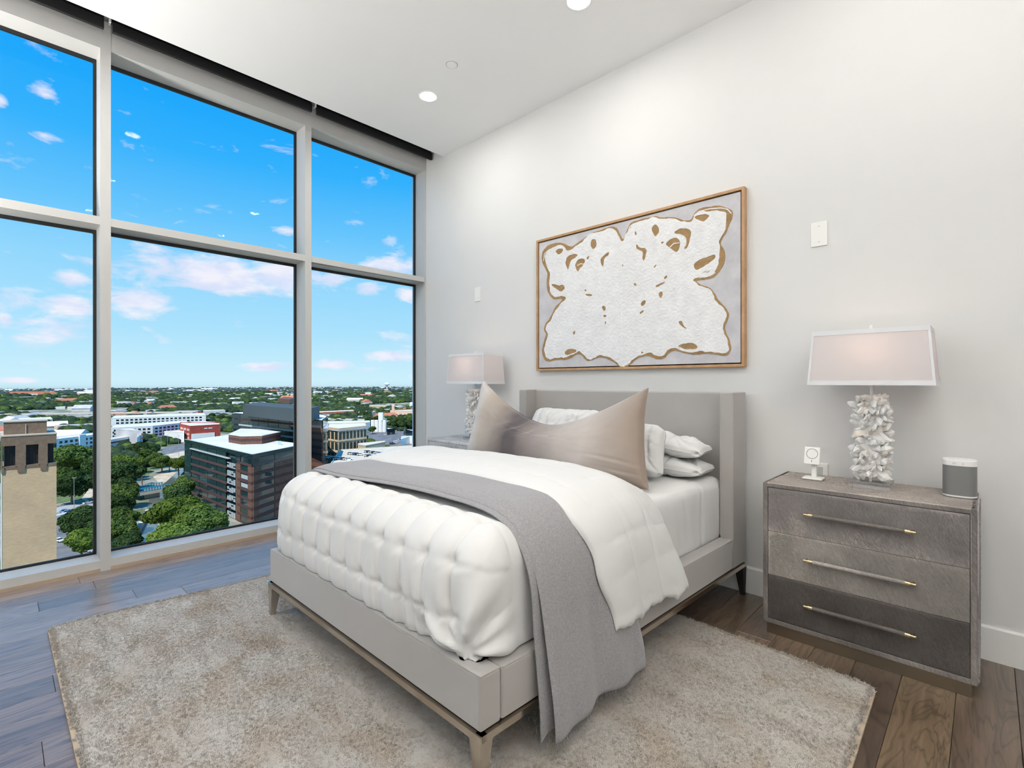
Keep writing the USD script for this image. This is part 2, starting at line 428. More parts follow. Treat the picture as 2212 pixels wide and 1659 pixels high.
# black roller shades drawn up in the ceiling pocket, one per bay
pos = ["above the bay beside the headboard wall", "above the middle bay", "above the bay with the tan brick tower", "above the bay outside the picture"]
for k, (yb, ya) in enumerate(bays):
    y1, y0 = yb - (0.02 if k else 0.005), ya + 0.02 - 0.028
    if k:
        y1 = yb + 0.006
    s = thing("roller_shade", f"black roller shade rolled up {pos[k]}", "window shade", (0.15, (y0 + y1) / 2, 3.5))
    obj("hem_bar", rbox(0.10, 0.125, y0, y1, 3.502, 3.572, 0.004), "shade_black", s)
    obj("roll", cyl((0.165, y0, 3.64), (0.165, y1, 3.64), 0.06, 28), "shade_black", s)
    obj("fascia", box(0.085, 0.10, y0 - 0.003, y1 + 0.003, 3.567, 3.76), "shade_grey", s, False)
    obj("bracket", cat_([box(0.09, 0.13, y0 - 0.016, y0 - 0.006, 3.555, 3.80), box(0.06, 0.2, y0 - 0.008, y0 - 0.002, 3.70, 3.80)]), "trim_paint", s, False, label="pale metal bracket")


# recessed ceiling lights
emit("lens_glow", (1.0, 0.97, 0.92), 6.0)
LIGHT_AT = [(1.026, -0.735), (2.456, -0.707), (3.886, -0.707), (5.316, -0.707), (1.026, -2.23), (2.456, -2.23), (3.886, -2.23), (5.316, -2.23),
            (1.026, -3.75), (2.456, -3.75), (3.886, -3.75), (5.316, -3.75)]
for k, (x, y) in enumerate(LIGHT_AT):
    lab = "round recessed ceiling light in front of the right window bay" if k == 0 else "round recessed ceiling light at the top edge of the photo" if k == 1 else \
        f"recessed ceiling light out of view, {('nearest', 'second', 'third', 'farthest')[k % 4]} from the windows, {('headboard', 'middle', 'rear')[k // 4]} row"
    t = thing("recessed_light", lab, "ceiling light", (x, y, CEIL), group="recessed ceiling lights")
    obj("trim_ring", lathe([(0.060, -0.001), (0.062, -0.004), (0.070, -0.005), (0.077, -0.002), (0.078, 0.0), (0.06, 0.0)], (x, y, CEIL)), "trim_paint", t)
    obj("lens", lathe([(0.0, -0.0015), (0.061, -0.0015), (0.061, 0.0), (0.0, 0.0)], (x, y, CEIL)), "lens_glow", t)
    dl = UsdLux.DiskLight.Define(stage, t + "/lamp")
    dl.CreateRadiusAttr(0.058)
    dl.CreateIntensityAttr(DOWN_ROWS[k // 4] * ((1.25, 1.1, 0.5, 0.3)[k] if k < 4 else 1.0))
    dl.CreateColorAttr(Gf.Vec3f(1.0, 0.965, 0.92))
    UsdLux.ShapingAPI.Apply(dl.GetPrim())
    UsdLux.ShapingAPI(dl.GetPrim()).CreateShapingConeAngleAttr(52.0)
    UsdLux.ShapingAPI(dl.GetPrim()).CreateShapingConeSoftnessAttr(0.6)
    dl.AddTranslateOp().Set(Gf.Vec3d(0, 0, -0.003))

# flush round cover in the ceiling
t = thing("ceiling_cover", "small flush round cover plate set in the white ceiling", "sprinkler cover", (1.46, -0.852, CEIL))
obj("cover_plate", lathe([(0.0, -0.006), (0.034, -0.006), (0.037, -0.004), (0.037, 0.0), (0.0, 0.0)], (1.46, -0.852, CEIL)), "ceiling_paint", t)
obj("rim", lathe([(0.038, -0.0015), (0.043, -0.0015), (0.043, 0.0), (0.038, 0.0)], (1.46, -0.852, CEIL)), "frame_metal", t)

# blank wall plates, outlet
plain("plate_white", (0.83, 0.82, 0.79), 0.35)
plain("slot_dark", (0.05, 0.05, 0.05), 0.5)
plain("outlet_grey", (0.50, 0.54, 0.49), 0.5)
for x, z, lab, screws in ((0.795, 2.055, "narrow white wall plate above the far bedside lamp", False), (3.535, 2.042, "white blank wall plate right of the framed painting", True)):
    t = thing("wall_plate", lab, "wall plate", (x, 0, z))
    obj("plate", rbox(x - 0.039, x + 0.039, -0.006, 0.0, z - 0.066, z + 0.066, 0.0028), "plate_white", t)
    if screws:
        for dz in (-0.042, 0.042):
            obj("screw", cyl((x, -0.0075, z + dz), (x, -0.005, z + dz), 0.0035, 12), "frame_metal", t)
    else:
        obj("rocker", rbox(x - 0.017, x + 0.017, -0.0085, -0.004, z - 0.034, z + 0.034, 0.002), "plate_white", t)
t = thing("wall_outlet", "white wall outlet behind the phone charger", "outlet", (3.54, 0, 0.747))
obj("plate", rbox(3.503, 3.577, -0.006, 0.0, 0.690, 0.806, 0.0028), "plate_white", t)
obj("socket", rbox(3.517, 3.553, -0.0085, -0.004, 0.70, 0.786, 0.002), "outlet_grey", t)
obj("screw", cyl((3.535, -0.0075, 0.796), (3.535, -0.005, 0.796), 0.003, 12), "slot_dark", t)

# ================================================================== rug
fbm = meshkit.fbm
import shapely
def cloth_mat(name, c1, c2, scale, rough=0.9, bump=0.3, bscale=400, bdist=0.001, sheen=0.3, st=(1, 1, 1), tint=(1, 1, 1), coord="geometry"):
    return noisy(name, c1, c2, scale, rough, bump=bump, bscale=bscale, bdist=bdist, stretch=st, lo=0.3, hi=0.7, coord=coord, sheen_weight=sheen, sheen_roughness=0.4, sheen_tint=tint)


def rug_mat(name, gain):
    g = lambda c: tuple(x * gain for x in c)
    n = {"tc": ("geometry", {}), "mp": ("mapping", {"scale": (1.0, 1.0, 0.2)}),
         "n": ("noise_texture", {"scale": 4.2, "detail": 4.0, "roughness": 0.6, "distortion": 0.4}),
         "r": ("rgb_ramp", {"ramp": [(0, g((0.40, 0.335, 0.27))), (0.36, g((0.45, 0.395, 0.335))), (0.5, g((0.50, 0.465, 0.42))), (0.66, g((0.53, 0.505, 0.465))), (1, g((0.55, 0.525, 0.485)))]}),
         "f": ("noise_texture", {"scale": 260.0, "detail": 2.0}),
         "fr": ("rgb_ramp", {"ramp": [(0, (0.7, 0.7, 0.7)), (0.4, (0.88, 0.88, 0.88)), (0.6, (1, 1, 1)), (1, (1, 1, 1))]}),
         "m": ("mix", {"mix_type": "multiply", "fac": 0.7}),
         "p": ("principled_bsdf", {"roughness": 0.95, "sheen_weight": 0.25, "sheen_roughness": 0.5, "specular_ior_level": 0.2}),
         "tr": ("translucent_bsdf", {}), "mx": ("mix_closure", {"fac": 0.12})}
    l = [("m.color", "tr.color"), ("p.BSDF", "mx.closure1"), ("tr.BSDF", "mx.closure2")] if gain == 1.0 else []
    l += [("tc.position", "mp.vector"), ("mp.vector", "n.vector"), ("n.fac", "r.fac"), ("tc.position", "f.vector"), ("f.fac", "fr.fac"), ("r.color", "m.color1"), ("fr.color", "m.color2"), ("m.color", "p.base_color")]
    if gain == 0.99:
        n["bn"] = ("noise_texture", {"scale": 330.0, "detail": 2.0}); n["b"] = ("bump", {"strength": 0.8, "distance": 0.003})
        l += [("tc.position", "bn.vector"), ("bn.fac", "b.height"), ("b.normal", "p.normal")]
    MATS[name] = usdkit.material(stage, L(name), n, l, surface="mx.closure" if gain == 1.0 else "p.BSDF")


rug_mat("rug_pile", 1.0)
rug_mat("rug_base", 0.8)
rug_mat("rug_ground", 0.99)
plain("rug_edge", (0.46, 0.37, 0.27), 0.9)
RUG = np.array([(0.785, -2.905), (3.905, -2.89), (3.868, -0.62), (1.03, -0.50)])
rug = thing("area_rug", "large mottled beige grey pile rug on the floor under the bed", "rug", (2.4, -1.7, 0))
rp = Polygon(RUG).buffer(-0.05).buffer(0.05)
obj("backing", ext(rp, 0.0006, 0.010), "rug_base", rug, False)
rim = rp.buffer(0.002).difference(rp.buffer(-0.012))
obj("edge_binding", ext(rim, 0.0006, 0.011), "rug_edge", rug, False)


def tuft(seed, n=14):
    r = np.random.default_rng(seed)
    V, F = [], []
    for k in range(n):
        a, d = r.uniform(0, 2 * PI), 0.0062 * math.sqrt(r.uniform(0, 1))
        b = np.array([d * math.cos(a), d * math.sin(a), 0.0])
        lean = np.array([r.normal(0, 0.006), r.normal(0.0018, 0.006), r.uniform(0.010, 0.0135)])
        w = r.uniform(0.0012, 0.0018)
        t = r.uniform(0, PI)
        s = np.array([math.cos(t), math.sin(t), 0]) * w
        i = len(V)
        V += [b - s, b + s, b + lean * 0.6 + s * 0.9, b + lean * 0.6 - s * 0.9, b + lean]
        F += [(i, i + 1, i + 2), (i, i + 2, i + 3), (i + 3, i + 2, i + 4)]
    return (np.array(V), np.array(F))


_n, _m = 460, 350
_u, _v = np.meshgrid(np.linspace(0, 1, _n), np.linspace(0, 1, _m), indexing="ij")
_P = RUG[0] * ((1 - _u) * (1 - _v))[..., None] + RUG[1] * (_u * (1 - _v))[..., None] + RUG[2] * (_u * _v)[..., None] + RUG[3] * ((1 - _u) * _v)[..., None]
_P = RUG.mean(0) + (_P - RUG.mean(0)) * 0.992
_h = fbm(np.dstack([_P * 95, 0 * _u]), 2, 3) * 0.004 + (fbm(np.dstack([_P * np.array([7.0, 22.0]), 0 * _u]), 3, 4) - 0.5) * 0.004
_e = np.clip(np.minimum(np.minimum(_u, 1 - _u) * _n, np.minimum(_v, 1 - _v) * _m) / 3.0, 0, 1)
obj("pile_ground", grid(np.dstack([_P, 0.0102 + (0.004 + _h) * _e])), "rug_ground", rug, True, kind="stuff")
_s = 0.0125
gx, gy = np.meshgrid(np.arange(0.78, 3.92, _s), np.arange(-2.92, -0.48, _s), indexing="ij")
pts = np.stack([gx.ravel(), gy.ravel()], 1) + RNG.uniform(-_s * 0.45, _s * 0.45, (gx.size, 2))
import shapely
keep = shapely.contains_xy(rp.buffer(-0.004), pts[:, 0], pts[:, 1])
keep &= ~((pts[:, 0] > 1.9) & (pts[:, 0] < 2.9) & (pts[:, 1] > -1.3))          # nothing of it can be seen far under the bed
pts = pts[keep]
nz = meshkit.fbm(np.column_stack([pts * np.array([2.2, 7.0]), np.zeros(len(pts))]), 3, 5)
ns = meshkit.fbm(np.column_stack([pts * np.array([6, 22.0]), np.zeros(len(pts))]), 3, 8)
instancer("pile", [(tuft(k), "rug_pile") for k in range(5)], np.column_stack([pts, np.full(len(pts), 0.009)]),
          0.7 * RNG.normal(0, 1, len(pts)) + 1.5 * (nz - 0.5), np.column_stack([np.ones(len(pts))] * 2 + [0.86 + 0.22 * ns]), RNG.integers(0, 5, len(pts)), rug)

# ================================================================== bed
cloth_mat("velvet", (0.37, 0.35, 0.33), (0.41, 0.39, 0.368), 3.0, 0.75, bump=0.08, bscale=900, bdist=0.0004, sheen=0.55)
plain("chrome_bronze", (0.62, 0.55, 0.47), 0.16, metallic=1.0)
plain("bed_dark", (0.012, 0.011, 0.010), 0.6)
cloth_mat("cotton_sheet", (0.715, 0.715, 0.705), (0.725, 0.725, 0.715), 5.0, 0.85, bump=0.05, bscale=900, bdist=0.0003, sheen=0.1)
cloth_mat("cotton_quilt", (0.695, 0.695, 0.685), (0.71, 0.71, 0.70), 5.0, 0.85, bump=0.10, bscale=700, bdist=0.0004, sheen=0.15)
cloth_mat("wool_throw", (0.255, 0.248, 0.254), (0.36, 0.352, 0.362), 160.0, 0.95, bump=0.6, bscale=420, bdist=0.0018, sheen=0.35)
SH = 0.031


def bw(p):
    """Bed frame to world: the bed stands very slightly askew to the wall."""
    p = np.array(p, float)
    p[..., 0] += SH * (p[..., 1] + 0.215)
    return p


def bm(m):
    if isinstance(m, tuple):
        return (bw(m[0]), m[1])
    m = m.copy(); m.vertices = bw(m.vertices); return m


BX0, BX1, BY0 = 1.517, 3.162, -2.083
bed = thing("bed", "grey velvet upholstered bed with winged headboard and polished metal base", "bed", (2.3, -1.05, 0))
obj("headboard_panel", bm(rbox(BX0 + 0.05, BX1 - 0.05, -0.105, -0.035, 0.19, 1.183, 0.012)), "velvet", bed)


def wing(s):
    """One flared wing: thicker in front than at the wall."""
    xo = BX0 if s < 0 else BX1
    f = lambda d: xo - s * d
    r = 0.010
    c = [(f(0 + r), -0.215 + r), (f(0.076 - r), -0.215 + r), (f(0.076 - r), -0.030 - r), (f(r), -0.030 - r)]
    return hull(np.vstack([np.array([x, y, z]) + _SPH * r for x, y in c for z in (0.19 + r, 1.186 - r)]))


def piping(p, r=0.0022):
    p = np.asarray(p, float)
    out = [cyl(a, b, r, 6) for a, b in zip(p[:-1], p[1:])]
    return cat_(out)


for s in (-1, 1):
    wp = obj("wing", bm(wing(s)), "velvet", bed)
    xo = (BX0 if s < 0 else BX1)
    obj("seam", bm(piping([(xo - s * 0.002, -0.212, 0.2), (xo - s * 0.002, -0.212, 1.176), (xo - s * 0.002, -0.04, 1.181)])), "velvet", wp)
    obj("seam", bm(piping([(xo - s * 0.074, -0.212, 0.37), (xo - s * 0.074, -0.212, 1.176), (xo - s * 0.074, -0.12, 1.181)])), "velvet", wp)
    rl = obj("side_rail", bm(rbox(min(xo, xo - s * 0.078), max(xo, xo - s * 0.078), -1.995, -0.2145, 0.192, 0.358, 0.011)), "velvet", bed)
    obj("seam", bm(piping([(xo - s * 0.002, -1.99, 0.356), (xo - s * 0.002, -0.22, 0.356)])), "velvet", rl)
fb = obj("footboard", bm(rbox(BX0, BX1, BY0, -1.997, 0.192, 0.364, 0.012)), "velvet", bed)
obj("seam", bm(piping([(BX0 + 0.006, BY0 + 0.002, 0.362), (BX1 - 0.002, BY0 + 0.002, 0.362), (BX1 - 0.002, -2.0, 0.362)])), "velvet", fb)
obj("seam", bm(piping([(BX1 - 0.002, BY0 + 0.002, 0.2), (BX1 - 0.002, BY0 + 0.002, 0.362)])), "velvet", fb)
e = 0.006
obj("base_frame", bm(cat_([box(BX0 - e, BX1 + e, BY0 - e, BY0 + 0.022, 0.166, 0.188), box(BX0 - e, BX0 + 0.022, BY0, -0.05, 0.166, 0.188),
                         box(BX1 - 0.022, BX1 + e, BY0, -0.05, 0.166, 0.188)])), "chrome_bronze", bed, False, label="polished metal base frame")
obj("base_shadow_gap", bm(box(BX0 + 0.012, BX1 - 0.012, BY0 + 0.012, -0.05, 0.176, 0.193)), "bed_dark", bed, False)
for sx, sy in ((-1, -1), (1, -1), (-1, 1), (1, 1)):
    x, y = (BX0 - e if sx < 0 else BX1 + e), (BY0 - e if sy < 0 else -0.04)
    w0, w1 = 0.050, 0.026
    z0 = 0.012 if sy < 0 else 0.0
    # the leg keeps its outer edge and tapers on the two inner sides
    p = [(x - sx * a, y - sy * b, 0.168) for a in (0, w0) for b in (0, w0)] + [(x - sx * a, y - sy * b, z0) for a in (0.004, w1) for b in (0.004, w1)]
    obj("leg", bm(hull(p)), "chrome_bronze" if sy < 0 else "bed_dark", bed, False, label="tapered polished metal leg" if sy < 0 else "dark tapered leg")
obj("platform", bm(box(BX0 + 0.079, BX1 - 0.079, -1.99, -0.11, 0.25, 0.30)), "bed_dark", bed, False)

# mattress with its fitted sheet
def subdiv_box(x0, x1, y0, y1, z0, z1, r, step):
    """Surface grid of a rounded box: vertices, outward normals and face index triangles."""
    V, F = [], []
    lo, hi = np.array([x0, y0, z0]), np.array([x1, y1, z1])
    for ax in range(3):
        for s in (0, 1):
            a, b = [k for k in range(3) if k != ax]
            na, nb = max(2, int((hi[a] - lo[a]) / step) + 1), max(2, int((hi[b] - lo[b]) / step) + 1)
            g = np.zeros((na, nb, 3))
            g[..., a] = np.linspace(lo[a], hi[a], na)[:, None]
            g[..., b] = np.linspace(lo[b], hi[b], nb)[None, :]
            g[..., ax] = hi[ax] if s else lo[ax]
            q = grid_faces(na, nb)
            flip = (s == 1) ^ (ax == 1)
            if not flip:
                q = q[:, ::-1]
            F.append(q + sum(len(v) for v in V)); V.append(g.reshape(-1, 3))
    V, F = np.vstack(V), np.vstack(F)
    inner = np.clip(V, lo + r, hi - r)
    d = V - inner
    n = d / (np.linalg.norm(d, axis=1, keepdims=True) + 1e-12)
    P = inner + n * r
    m = trimesh.Trimesh(P, np.vstack([F[:, [0, 1, 2]], F[:, [0, 2, 3]]]), process=False)
    key = np.round(P / 1e-5).astype(np.int64)
    _, first, inv = np.unique(key, axis=0, return_index=True, return_inverse=True)
    inv = inv.ravel()
    fc = inv[m.faces]
    fc = fc[(fc[:, 0] != fc[:, 1]) & (fc[:, 1] != fc[:, 2]) & (fc[:, 2] != fc[:, 0])]
    return P[first], n[first], fc


P, N, F = subdiv_box(BX0 + 0.083, BX1 - 0.083, -1.98, -0.112, 0.300, 0.690, 0.065, 0.018)
side = np.abs(N[:, 0])
wr = (fbm(np.column_stack([P[:, 1] * 26 + P[:, 2] * 5, P[:, 2] * 2.2, P[:, 0]]), 3, 3) - 0.5) * 0.012 * side * sstep(-0.30, -0.45, P[:, 1])
wr += (fbm(P * np.array([4, 4, 6.0]), 2, 9) - 0.5) * 0.014
wr -= 0.010 * np.exp(-((P[:, 1] + 0.42) / 0.010) ** 2) * side
mat_ = obj("mattress", bm((P + N * wr[:, None], F)), "cotton_sheet", bed, True, label="mattress in a white fitted sheet")

# ------------------------------------------------------------------ comforter
TX, TY = 0.137, 0.17


def quilt(u, v, amp):
    """Height of a tufted quilt: rolls along v pinched on a grid of tacks."""
    a = np.abs(np.sin(PI * u / TX))
    b = np.abs(np.sin(PI * v / TY))
    roll = a ** 0.33 * (0.90 + 0.10 * np.sqrt(b))
    du = (u / TX - np.round(u / TX)) * TX
    dv = (v / TY - np.round(v / TY)) * TY
    tack = np.exp(-(du ** 2 + dv ** 2) / (2 * 0.014 ** 2))
    ph = np.arctan2(dv, du)
    star = np.exp(-(du ** 2 + dv ** 2) / (2 * 0.036 ** 2)) * np.cos(6 * ph + 3 * np.sin(9.1 * np.round(u / TX) + 5.3 * np.round(v / TY)))
    crease = np.exp(-(np.abs(dv) / 0.007)) * np.exp(-(du / 0.045) ** 2)
    return amp * (roll - 0.55 * tack - 0.07 * np.exp(-(dv / 0.016) ** 2) - 0.16 * crease + 0.07 * star)


quiltset = thing("comforter", "puffy white tufted comforter over the foot of the bed", "comforter", (2.3, -1.5, 0.72))
x0, x1, y0, y1, z0, z1 = 1.528, 3.128, -2.040, -0.93, 0.262, 0.755
P, N, F = subdiv_box(x0, x1, y0, y1, z0, z1, 0.125, 0.0075)
foot, right, left, top = np.clip(-N[:, 1], 0, 1), np.clip(N[:, 0], 0, 1), np.clip(-N[:, 0], 0, 1), np.clip(N[:, 2], 0, 1)
# unfolded coordinates: u across the bed, v down over the foot
u = P[:, 0] - x0 + 0.03
v = np.where(P[:, 2] > z1 - 0.126, (P[:, 1] - y0) * 1.0, 0) - (z1 - P[:, 2]) * 1.0
ang = np.arctan2(np.clip(N[:, 2], 0, 1), np.clip(-N[:, 1], 0, None) + 1e-9)
v = np.where(foot > 0.02, -(z1 - 0.125 - P[:, 2]).clip(0) + (ang * 0.125), np.clip(P[:, 1] - (y0 + 0.125), 0, None) + PI / 2 * 0.125)
uu = u + 0.020 * (fbm(P * 3.0, 2, 21) - 0.5) + 0.022 * right * (z1 - P[:, 2])
vv = v + 0.03 * (fbm(P * 3.0, 2, 22) - 0.5) - 0.02
d = quilt(uu, vv, 0.024) * np.clip(foot + top, 0, 1) * (1 - 0.55 * top * sstep(-1.93, -1.82, P[:, 1]))
d += 0.030 * (fbm(P * np.array([2.2, 2.2, 2.6]), 2, 31) - 0.5)
# belly of the foot face: fullest at mid height, drawn in where it is tucked behind the footboard
h = (P[:, 2] - z0) / (z1 - z0)
d += foot * (0.030 * np.sin(PI * np.clip(h, 0, 1)) - 0.020 * sstep(0.30, 0.0, h))
# gathers where it is pulled tight near the right of the foot
gat = np.exp(-((P[:, 0] - 2.72) / 0.26) ** 2) * sstep(0.62, 0.45, P[:, 2]) * foot + 0.8 * np.exp(-((P[:, 0] - 1.60) / 0.08) ** 2) * sstep(0.60, 0.45, P[:, 2]) * foot
d += 0.019 * gat * (fbm(np.column_stack([P[:, 0] * 42, P[:, 2] * 3.0, P[:, 1] * 2]), 3, 41) - 0.5) * 2
# the bunched corner: folds that fan out from the tucked corner
qq = (P[:, 0] - x1) + (P[:, 1] - y0)
rr = np.hypot(qq + 0.06, P[:, 2] - 0.40)
th = np.arctan2(P[:, 2] - 0.385, qq + 0.06)
cor = np.exp(-((rr - 0.07) / 0.15) ** 2) * np.clip(foot + right, 0, 1)
d += cor * sstep(0.012, 0.07, rr) * (0.038 * (np.abs(np.sin(2.6 * th + 5.0 * rr + 0.4)) - 0.55) + 0.012 * np.sin(9 * th + 12 * rr))
d -= 0.010 * np.exp(-(np.hypot(qq + 0.06, (P[:, 2] - 0.40)) / 0.028) ** 2)
d += right * (0.010 * (fbm(np.column_stack([P[:, 1] * 12, P[:, 2] * 3, P[:, 0]]), 2, 51) - 0.5) * 2 - 0.012 * sstep(0.6, 0.75, P[:, 2]))
under = sstep(-1.915, -1.85, P[:, 1]) * np.clip(top + right + left, 0, 1)
d = d * (1 - 0.75 * under) - 0.003 * under
Q = P + N * d[:, None]
# underside stays flat on the rails and the mattress
Q[:, 2] = np.maximum(Q[:, 2], 0.366)
# slack: at its corners the comforter sits lower
Q[:, 2] -= 0.02 * sstep(1.70, 1.50, P[:, 0]) * top
obj("body", bm((Q, F)), "cotton_quilt", quiltset, True)


def path_pts(ctrl, n):
    """A smooth curve through control points, evenly spaced by length."""
    from scipy.interpolate import CubicSpline
    c = np.asarray(ctrl, float)
    t = np.concatenate([[0], np.cumsum(np.linalg.norm(np.diff(c, axis=0), axis=1))])
    cs = CubicSpline(t, c)
    s = np.linspace(0, t[-1], n * 6)
    p = cs(s)
    l = np.concatenate([[0], np.cumsum(np.linalg.norm(np.diff(p, axis=0), axis=1))])
    k = np.linspace(0, l[-1], n)
    return np.stack([np.interp(k, l, p[:, j]) for j in range(c.shape[1])], 1), k


# ------------------------------------------------------------------ throw blanket, folded double, over the comforter
throw = thing("throw_blanket", "grey wool throw with a fringed hem laid across the bed", "throw blanket", (2.4, -1.6, 0.75))
C = [(1.50, 0.42), (1.497, 0.56), (1.525, 0.69), (1.60, 0.757), (1.80, 0.782), (2.3, 0.796), (2.75, 0.796), (2.93, 0.786), (3.07, 0.738), (3.150, 0.62), (3.178, 0.46), (3.184, 0.34), (3.194, 0.20), (3.200, 0.085)]


def throw_grid(ctrl, yf_top, yf_bot, yb_top, yb_bot, n, m, lift, wav, phase):
    c, k = path_pts(ctrl, n)
    s = k / k[-1]
    hang = sstep(0.74, 1.0, s)
    hangL = sstep(0.14, 0.0, s)
    V = np.linspace(0, 1, m)
    yf = yf_top + (yf_bot - yf_top) * hang - 0.05 * hangL - 0.055 * sstep(0.55, 0.15, s)
    yb = yb_top + (yb_bot - yb_top) * hang
    y = yf[:, None] + (yb - yf)[:, None] * V[None, :]
    x = np.repeat(c[:, :1], m, 1)
    z = np.repeat(c[:, 1:], m, 1)
    Pg = np.stack([x, y, z], -1)
    fold = np.sin(V * 2 * PI * 1.35 + phase)[None, :] * 0.75 + 0.5 * np.sin(V * 2 * PI * 2.9 + 1.0 + phase)[None, :]
    Pg[..., 0] += wav * fold * (hang ** 1.3)[:, None] + 0.012 * hang[:, None]
    Pg[..., 2] += 0.010 * (fbm(Pg * np.array([2.5, 5.0, 2.5]), 2, 61) - 0.5) * (1 - hang)[:, None] + lift
    Pg[..., 0] += lift * hang[:, None] * 1.2
    Pg[..., 2] -= 0.009 * sstep(0.16, 0.0, V)[None, :] * (1 - hang)[:, None]
    Pg[..., 0] -= 0.003 * sstep(0.16, 0.0, V)[None, :] * hang[:, None]
    # hem hangs a little unevenly
    Pg[..., 2] -= (0.03 * (V - 0.5))[None, :] * (hang ** 3)[:, None] * -1
    return Pg


G = throw_grid(C, -1.845, -1.835, -1.40, -1.285, 190, 46, 0.012, 0.020, 0.6)
t_ = 0.018 * (1 - np.abs(np.linspace(-1, 1, 46)) ** 10)[None, :] ** 0.5 + 0.003
upper = obj("upper_layer", bm(slab(G, t_ * np.ones((190, 1)))), "wool_throw", throw, True)
C2 = [(x + (0.0 if z > 0.5 or x < 3.0 else -0.010), z) for x, z in C[:-1]] + [(3.186, 0.10)]
G2 = throw_grid(C2, -1.868, -1.872, -1.62, -1.60, 190, 18, 0.003, 0.012, 1.3)
obj("under_layer", bm(slab(G2, 0.006)), "wool_throw", throw, True)
# fringe along the hem
fr, cnt, wid = [], [], []
for layer, g in ((0, G), (1, G2)):
    m = g.shape[1]
    for q in np.linspace(0, m - 1.001, 150 if layer == 0 else 26):
        i = int(q); f = q - i
        p = g[-1, i] * (1 - f) + g[-1, min(i + 1, m - 1)] * f
        L_ = RNG.uniform(0.022, 0.034)
        a, b = RNG.normal(0, 0.004), RNG.normal(0, 0.004)
        fr += [p + (0, 0, 0.004), p + (a * 0.4, b * 0.4, -L_ * 0.5), p + (a, b, -L_)]
        cnt.append(3); wid += [0.0022, 0.0020, 0.0012]
plain("wool_fringe", (0.27, 0.25, 0.245), 0.95)
curves("fringe", bw(np.array(fr)), cnt, wid, "wool_fringe", throw)

# ------------------------------------------------------------------ the comforter's folded-back end, over the throw
C = [(1.478, 0.44), (1.470, 0.58), (1.505, 0.71), (1.60, 0.79), (1.80, 0.818), (2.3, 0.828), (2.72, 0.828), (2.95, 0.805), (3.10, 0.745), (3.172, 0.63), (3.198, 0.50), (3.212, 0.38), (3.224, 0.305)]
n, m = 230, 90
c, k = path_pts(C, n)
s = k / k[-1]
V = np.linspace(0, 1, m)
hang = sstep(0.74, 1.0, s)
yf = np.interp(s, [0, 0.12, 0.2, 0.70, 0.80, 0.90, 1.0], [-1.62, -1.60, -1.615, -1.585, -1.60, -1.55, -1.475])
yb = np.interp(s, [0, 0.15, 0.3, 0.74, 0.86, 1.0], [-0.90, -0.90, -0.90, -0.90, -0.935, -0.885])
y = yf[:, None] + (yb - yf)[:, None] * V
G = np.stack([np.repeat(c[:, :1], m, 1), y, np.repeat(c[:, 1:], m, 1)], -1)
# it slopes down on to the sheet at its head end, and at the throw at its free end
slope = 0.085 * sstep(0.55, 1.0, V)[None, :] * (1 - hang)[:, None] + 0.018 * sstep(0.3, 0.0, V)[None, :] * (1 - hang)[:, None]
G[..., 2] -= slope
G[..., 0] += (0.014 * np.sin(V * 9 + 0.5) * 1.0)[None, :] * hang[:, None] - 0.045 * (sstep(0.5, 1, V)[None, :] * sstep(0.70, 0.82, s)[:, None]) * (1 - sstep(0.88, 1.0, s))[:, None]
G[..., 2] += (0.008 * np.sin(V * 13) + 0.007 * np.sin(V * 29 + 1) + 0.003 * np.sin(V * 71))[None, :] * (s ** 30)[:, None]
G[..., 1] += 0.008 * np.sin(s * 60)[:, None] * sstep(0.15, 0.0, V)[None, :] * sstep(0.76, 0.9, s)[:, None]
NN = grid_normals(G)
U = k[:, None] + 0 * V[None, :]
vv = (V[None, :] * (yb - yf)[:, None])
q = quilt(U, vv + 0.05, 0.0045)
q += 0.014 * (fbm(G * 4.0, 2, 71) - 0.5)
q -= 0.010 * hang[:, None] * np.exp(-((V - 0.62) / 0.02) ** 2)[None, :]
q -= 0.006 * hang[:, None] * np.exp(-((V - 0.36) / 0.02) ** 2)[None, :]
edge = (1 - np.abs(2 * V - 1) ** 9)[None, :] ** 0.5 * (1 - np.abs(2 * s - 1) ** 60)[:, None] ** 0.5
thick = 0.050 * edge * (1 - 0.35 * hang[:, None])
sgn = np.sign(NN[n // 2, m // 2, 2])
G = G + NN * sgn * (q * edge)[..., None]
obj("folded_end", bm(slab(G, thick + 0.003)), "cotton_quilt", quiltset, True, label="smooth folded-back end of the comforter")

